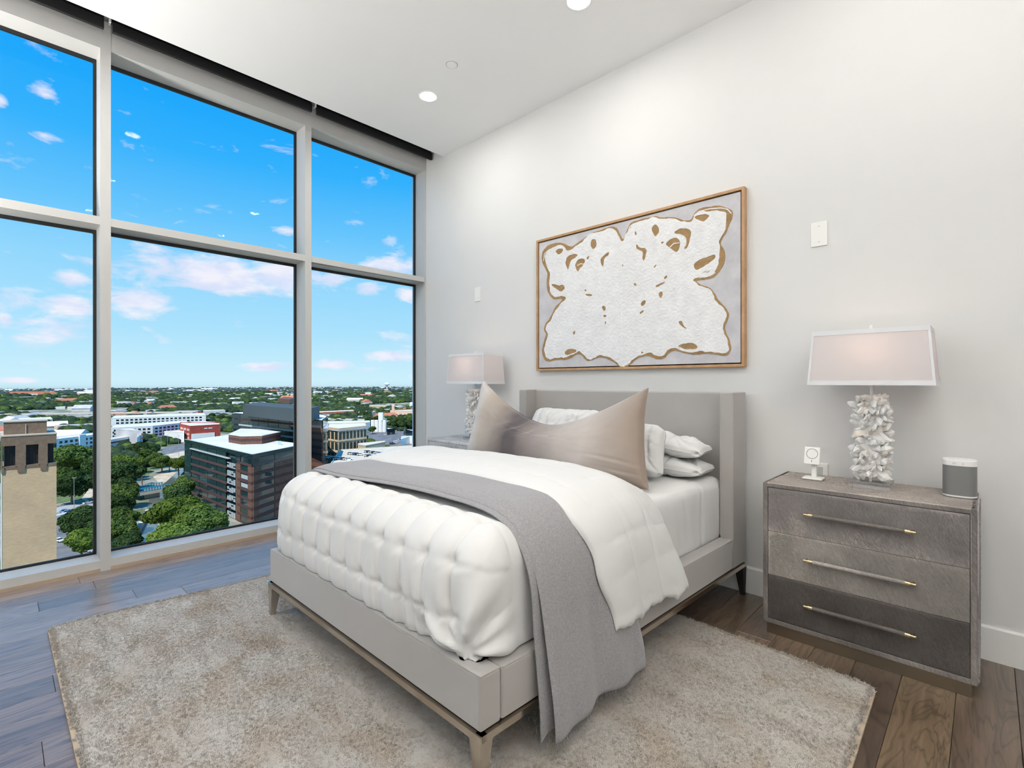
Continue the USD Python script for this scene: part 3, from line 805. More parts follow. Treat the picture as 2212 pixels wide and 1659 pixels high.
# ------------------------------------------------------------------ pillows
def ombre():
    n = {"tc": ("texture_coordinate", {}), "x": ("separate_xyz", {}), "nz": ("noise_texture", {"scale": 5.0, "detail": 2.0}),
         "nm": ("math", {"math_type": "multiply_add", "value2": 0.10, "value3": -0.05}),
         "sc": ("math", {"math_type": "multiply_add", "value2": 1 / 1.42, "value3": 0.5}), "ad": ("math", {"math_type": "add"}),
         "r": ("rgb_ramp", {"ramp": [(0.0, (0.54, 0.505, 0.475)), (0.06, (0.55, 0.51, 0.47)), (0.13, (0.44, 0.375, 0.315)), (0.20, (0.36, 0.305, 0.26)), (0.265, (0.23, 0.193, 0.175)), (0.325, (0.105, 0.088, 0.088)),
                                     (0.385, (0.115, 0.097, 0.096)), (0.44, (0.225, 0.19, 0.178)), (0.54, (0.31, 0.27, 0.25)), (0.64, (0.43, 0.385, 0.355)), (0.76, (0.485, 0.435, 0.40)),
                                     (0.88, (0.37, 0.315, 0.275)), (1.0, (0.28, 0.22, 0.18))]}),
         "w": ("noise_texture", {"scale": 420.0, "detail": 2.0}), "b": ("bump", {"strength": 0.3, "distance": 0.0008}),
         "p": ("principled_bsdf", {"roughness": 0.9, "sheen_weight": 0.5, "sheen_roughness": 0.35})}
    l = [("tc.object", "x.vector"), ("tc.object", "nz.vector"), ("nz.fac", "nm.value1"), ("x.x", "sc.value1"), ("sc.value", "ad.value1"), ("nm.value", "ad.value2"), ("ad.value", "r.fac"),
         ("r.color", "p.base_color"), ("tc.object", "w.vector"), ("w.fac", "b.height"), ("b.normal", "p.normal")]
    MATS["ombre"] = usdkit.material(stage, L("ombre"), n, l, surface="p.BSDF")


ombre()


def pillow(corners, thick, n=90, m=50, sag=0.0, inx=0.03, iny=0.03, wr=0.012, seed=1, power=0.42, floor_z=None, foldfn=None, soft=0.0):
    """A pillow between four corner points (bottom left, bottom right, top right, top left)."""
    bl, br, tr, tl = map(lambda p: np.array(p, float), corners)
    u, v = np.linspace(0, 1, n)[:, None], np.linspace(0, 1, m)[None, :]
    uu, vv = u + 0 * v, v + 0 * u
    Pg = (bl * (1 - uu[..., None]) * (1 - vv[..., None]) + br * uu[..., None] * (1 - vv[..., None]) + tr * uu[..., None] * vv[..., None] + tl * (1 - uu[..., None]) * vv[..., None])
    up = (tl + tr - bl - br) / 2; upl = np.linalg.norm(up); up /= upl
    ac = (br + tr - bl - tl) / 2; acl = np.linalg.norm(ac); ac /= acl
    nrm = np.cross(ac, up)
    a, b = np.abs(2 * uu - 1), np.abs(2 * vv - 1)
    Pg -= ac * (np.sign(2 * uu - 1) * inx * (1 - b ** 2) * a)[..., None]
    Pg -= up * (np.sign(2 * vv - 1) * iny * (1 - a ** 2) * b)[..., None]
    Pg -= up * (sag * (1 - a ** 1.6) * sstep(0.15, 1.0, vv))[..., None]
    Pg -= (ac * np.sign(2 * uu - 1)[..., None] * 0.05 + up * np.sign(2 * vv - 1)[..., None] * 0.05) * (soft * a ** 7 * b ** 7)[..., None]
    T = thick * ((1 - a ** 2.6) * (1 - b ** 2.6)) ** power
    T *= 1 - 0.25 * sag / 0.2 * (1 - a ** 2) * vv
    w = wr * (fbm(np.stack([uu * 9, vv * 5, uu * 0 + seed], -1), 3, seed) - 0.5) * 2
    if foldfn is not None:
        w = w + foldfn(uu, vv)
    env = np.clip(T / thick, 0, 1)
    A = Pg + nrm * (T + w * env)[..., None]
    B = Pg - nrm * (T * 0.9 + w * env * 0.6)[..., None]
    q = grid_faces(n, m)
    k = n * m
    V_ = np.vstack([A.reshape(-1, 3), B.reshape(-1, 3)])
    if floor_z is not None:
        V_[:, 2] = np.maximum(V_[:, 2], floor_z)
    fc = np.vstack([q, q[:, ::-1] + k])
    return (V_, np.vstack([fc[:, [0, 1, 2]], fc[:, [0, 2, 3]]])), Pg


def lum_folds(u, v):
    f = 0.0
    for u0, ang, wd, am in ((0.40, -0.55, 0.022, 0.022), (0.47, -0.35, 0.018, 0.016), (0.53, 0.30, 0.020, 0.010), (0.34, -0.75, 0.03, 0.014), (0.60, 0.5, 0.02, 0.006)):
        du = u - (u0 + ang * (1 - v) * 0.30)
        f = f - am * np.exp(-(du / wd) ** 2) * sstep(0.25, 0.95, v) + am * 0.6 * np.exp(-((du - wd * 1.6) / wd) ** 2) * sstep(0.25, 0.95, v)
    for v0, sl, wd, am in ((0.20, 0.10, 0.016, 0.014), (0.11, 0.02, 0.014, 0.014)):
        dv = v - (v0 + sl * (1 - u))
        f = f - am * np.exp(-(dv / wd) ** 2) * sstep(0.74, 0.95, u) + 0.6 * am * np.exp(-((dv + wd * 1.7) / wd) ** 2) * sstep(0.72, 0.95, u)
    return f


lum, seamline = pillow([(1.505, -0.755, 0.725), (2.975, -0.83, 0.70), (2.862, -0.625, 1.213), (1.452, -0.545, 1.258)], 0.135, 150, 70, sag=0.285, inx=0.03, iny=0.0, wr=0.008, seed=5, power=0.45, floor_z=0.703, foldfn=lum_folds)
lp = thing("lumbar_pillow", "long beige and brown ombre lumbar pillow standing across the bed", "pillow", (2.2, -0.70, 0.95))
lc = obj("cover", lum, "ombre", lp, True)
edge = np.vstack([seamline[0, :], seamline[1:, -1], seamline[-1, -2::-1], seamline[-2::-1, 0]])[::3]
edge[:, 2] = np.maximum(edge[:, 2], 0.706)
obj("edge_seam", piping(edge, 0.0030), "ombre", lc, True)

pset = [
    ("white pillow leaning behind the right end of the lumbar pillow", [(2.36, -0.55, 0.705), (2.93, -0.57, 0.70), (2.90, -0.46, 1.005), (2.38, -0.43, 1.03)], 0.085, 11, 0.02),
    ("white pillow, upper one of the two stacked against the headboard's right wing", [(2.43, -0.43, 0.905), (3.065, -0.41, 0.835), (3.045, -0.14, 0.85), (2.43, -0.14, 0.92)], 0.062, 12, 0.012),
    ("white pillow, lower one of the two stacked against the headboard's right wing", [(2.43, -0.44, 0.762), (3.075, -0.44, 0.738), (3.06, -0.14, 0.742), (2.43, -0.14, 0.762)], 0.058, 13, 0.012),
    ("white pillow propped against the left half of the headboard", [(1.63, -0.36, 0.715), (2.30, -0.36, 0.715), (2.30, -0.16, 1.055), (1.66, -0.16, 1.055)], 0.075, 14, 0.016),
]
for lab, co, th, sd, wr_ in pset:
    t = thing("bed_pillow", lab, "pillow", tuple(np.mean(np.array(co), 0)))

    def ff(u, v, sd=sd):
        f = 0.016 * np.sin(u * 17 + v * 9 + sd) * np.exp(-((u - 0.75) / 0.3) ** 2) * 0.6
        f = f - 0.02 * np.exp(-((u - 0.72 - 0.2 * (v - 0.5)) / 0.02) ** 2)
        for kk in range(11):
            r_ = np.random.default_rng(sd * 31 + kk)
            u0, s0, w0 = r_.uniform(0.1, 0.95), r_.uniform(-0.6, 0.6), r_.uniform(0.012, 0.03)
            f = f - 0.015 * np.exp(-((u - u0 - s0 * (v - 0.5)) / w0) ** 2) * sstep(0.1, 0.6, r_.uniform(0.3, 1) * (v if kk % 2 else 1 - v) * 1.6)
        return f
    pm, sl = pillow([tuple(x) for x in co], th, 80, 60, wr=wr_, seed=sd, inx=0.025, iny=0.02, power=0.42, floor_z=0.695, foldfn=ff, soft=1.0)
    pc = obj("pillowcase", pm, "cotton_sheet", t, True)
    eg = np.vstack([sl[0, :], sl[1:, -1], sl[-1, -2::-1], sl[-2::-1, 0]])[::4]
    eg[:, 2] = np.maximum(eg[:, 2], 0.698)
    obj("edge_seam", piping(eg, 0.0018), "cotton_sheet", pc, True)

# ================================================================== framed painting
ART_OUT = [(1.595, 2.225), (1.601, 2.294), (1.659, 2.332), (1.747, 2.34), (1.826, 2.319), (1.867, 2.288), (1.914, 2.279), (1.972, 2.305), (2.039, 2.328), (2.094, 2.349), (2.158, 2.349), (2.211, 2.355), (2.252, 2.361), (2.292, 2.342), (2.322, 2.292), (2.344, 2.236), (2.362, 2.258), (2.381, 2.314), (2.405, 2.347), (2.448, 2.355), (2.495, 2.356), (2.559, 2.35), (2.595, 2.352), (2.639, 2.328), (2.691, 2.324), (2.75, 2.302), (2.791, 2.277), (2.84, 2.266), (2.852, 2.306), (2.887, 2.328), (2.949, 2.325), (3.009, 2.321), (3.06, 2.297), (3.096, 2.266), (3.093, 2.227), (3.075, 2.187), (3.053, 2.14), (3.031, 2.114), (3.016, 2.087), (3.046, 2.045), (3.053, 1.984), (3.035, 1.942), (3.002, 1.903), (2.972, 1.877), (2.895, 1.88), (2.863, 1.881), (2.903, 1.849), (2.956, 1.83), (2.987, 1.792), (2.998, 1.753), (3.031, 1.719), (3.06, 1.679), (3.078, 1.64), (3.06, 1.605), (3.046, 1.569), (3.06, 1.531), (3.078, 1.486), (3.089, 1.448), (3.075, 1.412), (3.046, 1.398), (2.987, 1.412), (2.926, 1.422), (2.871, 1.409), (2.807, 1.423), (2.733, 1.45), (2.691, 1.435), (2.648, 1.393), (2.595, 1.398), (2.546, 1.425), (2.486, 1.415), (2.439, 1.395), (2.405, 1.358), (2.352, 1.346), (2.307, 1.356), (2.267, 1.392), (2.19, 1.421), (2.137, 1.423), (2.061, 1.393), (2.017, 1.417), (1.972, 1.465), (1.903, 1.431), (1.844, 1.414), (1.734, 1.417), (1.653, 1.4), (1.608, 1.451), (1.601, 1.52), (1.627, 1.588), (1.646, 1.626), (1.62, 1.658), (1.627, 1.707), (1.672, 1.742), (1.709, 1.788), (1.734, 1.834), (1.796, 1.875), (1.808, 1.893), (1.722, 1.893), (1.684, 1.927), (1.653, 1.98), (1.646, 2.049), (1.665, 2.106), (1.633, 2.16)]
ART_WHITE = [(1.636, 2.218), (1.631, 2.269), (1.672, 2.291), (1.747, 2.315), (1.808, 2.31), (1.838, 2.289), (1.85, 2.26), (1.903, 2.259), (1.949, 2.272), (2.006, 2.303), (2.072, 2.34), (2.126, 2.342), (2.19, 2.337), (2.236, 2.35), (2.282, 2.335), (2.307, 2.286), (2.33, 2.234), (2.354, 2.229), (2.374, 2.281), (2.396, 2.302), (2.42, 2.331), (2.448, 2.338), (2.495, 2.346), (2.559, 2.346), (2.586, 2.348), (2.621, 2.323), (2.691, 2.312), (2.75, 2.289), (2.791, 2.267), (2.844, 2.257), (2.856, 2.286), (2.887, 2.309), (2.926, 2.307), (2.956, 2.295), (3.016, 2.286), (3.057, 2.265), (3.059, 2.227), (3.053, 2.184), (3.038, 2.143), (3.024, 2.123), (3.009, 2.093), (3.027, 2.063), (3.016, 2.035), (3.013, 1.991), (3.009, 1.947), (2.979, 1.906), (2.956, 1.891), (2.887, 1.897), (2.84, 1.888), (2.871, 1.868), (2.887, 1.847), (2.949, 1.82), (2.979, 1.785), (2.987, 1.747), (3.016, 1.714), (3.046, 1.681), (3.066, 1.642), (3.053, 1.613), (3.037, 1.57), (3.053, 1.524), (3.068, 1.486), (3.076, 1.449), (3.06, 1.424), (3.024, 1.418), (2.979, 1.423), (2.895, 1.438), (2.848, 1.429), (2.775, 1.448), (2.725, 1.466), (2.682, 1.452), (2.656, 1.413), (2.604, 1.41), (2.55, 1.445), (2.486, 1.426), (2.429, 1.408), (2.396, 1.371), (2.352, 1.353), (2.312, 1.363), (2.272, 1.405), (2.19, 1.437), (2.142, 1.445), (2.105, 1.415), (2.061, 1.407), (2.022, 1.436), (1.977, 1.484), (1.914, 1.454), (1.844, 1.431), (1.734, 1.436), (1.665, 1.419), (1.633, 1.46), (1.627, 1.519), (1.653, 1.587), (1.669, 1.625), (1.64, 1.661), (1.649, 1.7), (1.697, 1.74), (1.728, 1.786), (1.759, 1.826), (1.82, 1.872), (1.855, 1.901), (1.771, 1.911), (1.716, 1.918), (1.687, 1.975), (1.678, 2.035), (1.691, 2.102), (1.659, 2.156)]
ART_HOLES = [[(2.856, 2.282), (2.887, 2.29), (2.934, 2.285), (2.96, 2.269), (2.941, 2.25), (2.914, 2.237), (2.887, 2.259)], [(2.72, 2.213), (2.75, 2.227), (2.791, 2.226), (2.84, 2.207), (2.836, 2.162), (2.824, 2.109), (2.791, 2.088), (2.807, 2.12), (2.811, 2.159), (2.783, 2.188), (2.75, 2.203)], [(2.665, 2.152), (2.708, 2.18), (2.75, 2.175), (2.771, 2.143), (2.758, 2.098), (2.737, 2.078), (2.708, 2.116), (2.678, 2.133)], [(2.564, 2.275), (2.586, 2.295), (2.608, 2.29), (2.626, 2.253), (2.613, 2.223), (2.591, 2.211), (2.573, 2.244)], [(2.63, 2.171), (2.661, 2.169), (2.643, 2.152)], [(2.448, 2.164), (2.456, 2.201), (2.472, 2.16), (2.527, 2.149), (2.527, 2.108), (2.514, 2.064), (2.497, 2.08), (2.504, 2.129), (2.472, 2.147)], [(2.439, 2.28), (2.448, 2.283), (2.46, 2.255), (2.439, 2.251)], [(2.859, 1.99), (2.895, 2.007), (2.949, 2.017), (2.994, 2.024), (2.994, 2.002), (2.956, 1.978), (2.91, 1.955), (2.871, 1.946), (2.859, 1.967)], [(2.895, 1.923), (2.934, 1.928), (2.968, 1.942), (2.956, 1.921), (2.91, 1.917)], [(2.072, 2.262), (2.083, 2.297), (2.115, 2.295), (2.132, 2.264), (2.115, 2.227), (2.088, 2.218)], [(1.844, 2.173), (1.855, 2.209), (1.903, 2.22), (1.966, 2.208), (1.937, 2.19), (1.891, 2.175), (1.873, 2.131), (1.867, 2.103), (1.85, 2.134)], [(1.932, 2.14), (1.96, 2.172), (2.017, 2.167), (2.028, 2.138), (1.983, 2.104), (1.96, 2.07), (1.937, 2.102)], [(2.033, 2.169), (2.067, 2.181), (2.05, 2.152)], [(2.158, 2.138), (2.179, 2.152), (2.236, 2.182), (2.231, 2.152), (2.195, 2.141), (2.185, 2.098), (2.185, 2.067), (2.169, 2.092)], [(1.734, 2.279), (1.796, 2.287), (1.826, 2.275), (1.808, 2.246), (1.771, 2.239)], [(1.697, 2.023), (1.747, 2.011), (1.783, 1.996), (1.826, 2.0), (1.838, 1.965), (1.796, 1.947), (1.747, 1.977), (1.709, 1.997)], [(2.011, 1.933), (2.039, 1.934), (2.033, 1.917)], [(2.022, 1.904), (2.061, 1.895), (2.096, 1.886), (2.072, 1.875), (2.039, 1.884)], [(2.169, 1.797), (2.205, 1.793), (2.205, 1.757), (2.179, 1.76)], [(2.181, 1.733), (2.216, 1.725), (2.205, 1.704), (2.185, 1.71)], [(2.195, 1.683), (2.211, 1.681), (2.202, 1.66)], [(2.425, 1.914), (2.444, 1.932), (2.46, 1.901)], [(2.591, 1.883), (2.621, 1.895), (2.669, 1.905), (2.639, 1.881), (2.604, 1.873)], [(2.652, 1.931), (2.678, 1.948), (2.678, 1.928), (2.661, 1.918)], [(2.617, 1.83), (2.635, 1.845), (2.648, 1.823), (2.637, 1.795), (2.621, 1.809)], [(2.486, 1.788), (2.527, 1.804), (2.518, 1.768), (2.49, 1.758)], [(2.477, 1.722), (2.512, 1.735), (2.504, 1.715), (2.478, 1.705)], [(2.754, 1.635), (2.779, 1.637), (2.787, 1.613), (2.815, 1.579), (2.791, 1.589), (2.762, 1.611)], [(1.908, 1.623), (1.937, 1.639), (1.937, 1.611), (1.914, 1.599)], [(2.746, 1.469), (2.775, 1.491), (2.832, 1.492), (2.871, 1.482), (2.887, 1.449), (2.832, 1.451), (2.775, 1.456)], [(1.826, 1.462), (1.844, 1.49), (1.903, 1.501), (1.955, 1.483), (1.914, 1.462), (1.855, 1.449)], [(2.577, 2.008), (2.599, 2.029), (2.604, 2.02), (2.588, 2.007)], [(2.337, 2.055), (2.345, 2.076), (2.357, 2.057)], [(2.486, 1.448), (2.5, 1.452), (2.509, 1.439), (2.49, 1.437)]]
noisy("frame_oak", (0.42, 0.235, 0.105), (0.52, 0.31, 0.15), 6.0, 0.45, bump=0.1, stretch=(3, 3, 3))
plain("gap_dark", (0.02, 0.014, 0.01), 0.8)
noisy("canvas_lilac", (0.50, 0.49, 0.515), (0.60, 0.59, 0.61), 9.0, 0.85, bump=0.25, bscale=420, bdist=0.0008)
noisy("burlap_ochre", (0.30, 0.185, 0.085), (0.40, 0.255, 0.12), 40.0, 0.9, bump=0.6, bscale=500, bdist=0.001, stretch=(1, 1, 1))
noisy("impasto_white", (0.74, 0.74, 0.745), (0.82, 0.82, 0.82), 14.0, 0.75, bump=0.9, bscale=65, bdist=0.006, detail=6)
PX0, PX1, PZ0, PZ1 = 1.544, 3.163, 1.334, 2.394
art = thing("framed_painting", "large abstract white and ochre painting in a thin oak frame above the bed", "painting", ((PX0 + PX1) / 2, 0, PZ0))
TOFRONT = np.array([[1, 0, 0, 0], [0, 0, -1, 0], [0, 1, 0, 0], [0, 0, 0, 1.0]])


def facing(poly, y_back, y_front):
    """A polygon drawn in (x, z), standing against the back wall from y_back to y_front (y_front is nearer the room)."""
    m = ext(poly, -y_back, -y_front)
    m.apply_transform(TOFRONT)
    return m


fw_ = 0.017
for (a, b, c_, d_) in ((PX0, PX1, PZ0, PZ0 + fw_), (PX0, PX1, PZ1 - fw_, PZ1), (PX0, PX0 + fw_, PZ0 + fw_, PZ1 - fw_), (PX1 - fw_, PX1, PZ0 + fw_, PZ1 - fw_)):
    obj("frame_rail", rbox(a, b, -0.042, -0.001, c_, d_, 0.0015), "frame_oak", art)
obj("frame_back", box(PX0 + 0.01, PX1 - 0.01, -0.012, -0.002, PZ0 + 0.01, PZ1 - 0.01), "gap_dark", art, False)
cv = obj("canvas", rbox(PX0 + 0.024, PX1 - 0.024, -0.034, -0.0125, PZ0 + 0.024, PZ1 - 0.024, 0.002), "canvas_lilac", art, label="lilac grey painted canvas")


def rough_poly(pts, amp, seed, step=0.006, buf=0.0):
    pts = np.asarray(pts, float)
    for _ in range(2):                                   # round the corners
        nx = np.roll(pts, -1, 0)
        pts = np.stack([pts * 0.75 + nx * 0.25, pts * 0.25 + nx * 0.75], 1).reshape(-1, 2)
    g = Polygon(pts).buffer(0)
    if buf:
        g = g.buffer(buf)
    if g.geom_type != "Polygon":
        g = max(g.geoms, key=lambda x: x.area)
    ln = g.exterior
    k = np.arange(0, ln.length, step)
    p = np.array([ln.interpolate(t).coords[0] for t in k])
    nn = np.column_stack([np.gradient(p[:, 1]), -np.gradient(p[:, 0])])
    nn /= np.linalg.norm(nn, axis=1, keepdims=True) + 1e-9
    off = amp * (fbm(np.column_stack([p * 30, np.full(len(p), seed)]), 3, seed) - 0.5) * 2
    off[-4:] *= 0.3; off[:4] *= 0.3
    return Polygon(p + nn * off[:, None]).buffer(0)


go = rough_poly(ART_OUT, 0.005, 4)
gw = rough_poly(ART_WHITE, 0.009, 6)
for k_, h_ in enumerate(ART_HOLES):
    gw = gw.difference(rough_poly(h_, 0.006, 20 + k_, 0.004))
obj("ochre_layer", facing(go, -0.0335, -0.0362), "burlap_ochre", art, False, label="ochre burlap-like under layer")
wl = obj("white_layer", facing(gw.intersection(go.buffer(0.004)), -0.0335, -0.0385), "impasto_white", art, False, label="thick white paint layer")
cxm = 2.337
obj("centre_ridge", facing(Polygon([(cxm - 0.0015, 1.352), (cxm + 0.0015, 1.352), (cxm + 0.001, 2.20), (cxm - 0.001, 2.20)]), -0.0380, -0.0398), "impasto_white", wl, False)
# thin scratched arcs of paint over the bare ochre patches
ART_ARCS = [[(2.86, 2.293), (2.89, 2.311), (2.959, 2.311), (3.026, 2.299), (3.063, 2.283), (3.086, 2.253)], [(1.619, 2.22), (1.628, 2.273), (1.677, 2.298), (1.739, 2.304), (1.794, 2.296)], [(2.388, 2.29), (2.399, 2.322), (2.428, 2.336)], [(2.698, 2.124), (2.723, 2.143), (2.761, 2.14)], [(1.953, 2.126), (1.982, 2.135), (2.021, 2.124)], [(2.74, 1.465), (2.777, 1.447), (2.818, 1.436)], [(2.753, 1.471), (2.794, 1.451), (2.834, 1.441)], [(1.907, 1.454), (1.942, 1.471), (1.967, 1.484)], [(2.878, 1.924), (2.928, 1.921), (2.989, 1.949), (3.008, 1.991)], [(2.89, 1.896), (2.959, 1.897), (2.989, 1.911)], [(1.702, 1.997), (1.751, 1.952), (1.836, 1.927)], [(2.897, 2.247), (2.921, 2.238)]]
for a in ART_ARCS:
    ln = shapely.LineString(a).buffer(0.0030)
    obj("paint_stroke", facing(ln, -0.0335, -0.0375), "impasto_white", wl, False)

# ================================================================== nightstands
def hide(name, dark, mid, light, loc=(0, 0, 0), grad=None):
    """Hair-on hide: soft patches, streaked by the lie of the hair."""
    n = {"tc": ("texture_coordinate", {}), "lo": ("mapping", {"location": loc}),
         "pn": ("noise_texture", {"scale": 3.2, "detail": 3.0, "distortion": 0.6}),
         "rt": ("mapping", {"rotation": (0.0, 0.45, 0.35)}), "st": ("mapping", {"scale": (260, 260, 34)}),
         "sn": ("noise_texture", {"scale": 1.0, "detail": 3.0, "roughness": 0.6, "distortion": 0.7}),
         "r": ("rgb_ramp", {"ramp": [(0, dark), (0.33, dark), (0.5, mid), (0.68, light), (1, light)]}),
         "s": ("rgb_ramp", {"ramp": [(0, (0.35, 0.35, 0.35)), (0.35, (0.62, 0.62, 0.62)), (0.55, (1, 1, 1)), (0.75, (1.35, 1.33, 1.3)), (1, (1.5, 1.48, 1.45))]}),
         "m": ("mix", {"mix_type": "multiply", "fac": 0.85}), "b": ("bump", {"strength": 0.6, "distance": 0.002}),
         "p": ("principled_bsdf", {"roughness": 0.6, "sheen_weight": 0.2, "sheen_roughness": 0.4})}
    l = [("tc.object", "lo.vector"), ("lo.vector", "pn.vector"), ("lo.vector", "rt.vector"), ("rt.vector", "st.vector"), ("st.vector", "sn.vector"), ("sn.fac", "s.fac"),
         ("r.color", "m.color1"), ("s.color", "m.color2"), ("m.color", "p.base_color"), ("sn.fac", "b.height"), ("b.normal", "p.normal")]
    if grad is None:
        l.append(("pn.fac", "r.fac"))
    else:
        # the hide's own light belly: paler along one side of the panel
        axis, a, b, w = grad
        n["gx"] = ("separate_xyz", {}); n["gm"] = ("map_range", {"from_min": a, "from_max": b, "to_min": -w, "to_max": w, "clamp": True}); n["ga"] = ("math", {"math_type": "add"})
        l += [("lo.vector", "gx.vector"), (f"gx.{axis}", "gm.value"), ("gm.result", "ga.value1"), ("pn.fac", "ga.value2"), ("ga.value", "r.fac")]
    MATS[name] = usdkit.material(stage, L(name), n, l, surface="p.BSDF")


def hair_mat(name, dark, mid, light, ps=4.0):
    MATS[name] = usdkit.material(stage, L(name), {
        "tc": ("texture_coordinate", {}), "n": ("noise_texture", {"scale": 700.0, "detail": 1.0}), "q": ("noise_texture", {"scale": ps, "detail": 3.0, "distortion": 0.5}),
        "r": ("rgb_ramp", {"ramp": [(0, dark), (0.38, dark), (0.5, mid), (0.64, light), (1, light)]}), "v": ("rgb_ramp", {"ramp": [(0, (0.62, 0.62, 0.62)), (0.35, (0.75, 0.75, 0.75)), (0.65, (1.2, 1.2, 1.2)), (1, (1.3, 1.3, 1.3))]}),
        "m": ("mix", {"mix_type": "multiply", "fac": 1.0}), "p": ("principled_bsdf", {"roughness": 0.5})},
        [("tc.object", "n.vector"), ("tc.object", "q.vector"), ("n.fac", "r.fac"), ("q.fac", "v.fac"), ("r.color", "m.color1"), ("v.color", "m.color2"), ("m.color", "p.base_color")], surface="p.BSDF")


hair_mat("hair_grey", (0.14, 0.13, 0.125), (0.30, 0.285, 0.27), (0.52, 0.49, 0.46))
hair_mat("hair_pale", (0.24, 0.225, 0.205), (0.42, 0.40, 0.37), (0.60, 0.57, 0.52))
hair_mat("hair_dark", (0.05, 0.045, 0.04), (0.12, 0.107, 0.096), (0.24, 0.22, 0.20))
hair_mat("hair_top", (0.22, 0.19, 0.17), (0.40, 0.36, 0.325), (0.56, 0.51, 0.46))
hair_mat("hair_silver", (0.42, 0.42, 0.43), (0.62, 0.62, 0.63), (0.74, 0.74, 0.75))  # window glare put into the hair colour of the far nightstand
hide("hide_silver", (0.55, 0.55, 0.56), (0.66, 0.66, 0.67), (0.74, 0.74, 0.75), (0.9, 0.2, 0.3))  # window glare put into the hide colour of the far nightstand
hair_mat("hair_side", (0.12, 0.115, 0.115), (0.32, 0.31, 0.31), (0.60, 0.58, 0.57))
hide("hide_grey", (0.255, 0.221, 0.212), (0.374, 0.332, 0.323), (0.714, 0.646, 0.578), (0, 0, 0), ("z", 0.60, 0.50, 0.16))
hide("hide_pale", (0.3, 0.27, 0.247), (0.45, 0.413, 0.375), (0.69, 0.63, 0.555), (1.3, 0, 0.4), ("x", 1.35, 0.95, 0.14))
hide("hide_dark", (0.093, 0.08, 0.071), (0.132, 0.114, 0.102), (0.188, 0.162, 0.143), (2.1, 0.6, 0))
hide("hide_frame", (0.15, 0.135, 0.123), (0.21, 0.188, 0.173), (0.3, 0.27, 0.247), (3.3, 0.2, 0))
hide("hide_top", (0.325, 0.28, 0.247), (0.468, 0.41, 0.364), (0.598, 0.52, 0.455), (0.3, 1.2, 0))
hide("hide_side", (0.126, 0.112, 0.112), (0.28, 0.252, 0.245), (0.63, 0.588, 0.56), (0.3, 1.2, 5))
plain("bronze_plinth", (0.30, 0.25, 0.19), 0.30, metallic=1.0)
plain("brass", (0.72, 0.58, 0.38), 0.25, metallic=1.0)
NX, NY0, NZ0, NZ1 = 3.774, -0.43, 0.052, 0.745
NW = 0.389


def hairs(n, origin, eu, ev, size, nrm, base_dir, length, lift, seed, width=0.0007):
    r = np.random.default_rng(seed)
    uv = r.uniform(0, 1, (n, 2)) * np.asarray(size)
    root = np.asarray(origin) + uv[:, :1] * np.asarray(eu) + uv[:, 1:] * np.asarray(ev)
    a = base_dir + 1.5 * (fbm(np.column_stack([uv * 5, np.full(n, seed)]), 2, seed) - 0.5) * 2 + r.normal(0, 0.28, n)
    t = np.cos(a)[:, None] * np.asarray(eu) + np.sin(a)[:, None] * np.asarray(ev)
    ln = length * r.uniform(0.6, 1.2, n)[:, None]
    li = lift * r.uniform(0.4, 1.3, n)[:, None] * np.asarray(nrm)
    pts = np.stack([root, root + t * ln * 0.45 + li * 0.8, root + t * ln + li], 1)
    return pts.reshape(-1, 3), np.full(n, 3), np.tile([width, width * 0.9, width * 0.3], n)


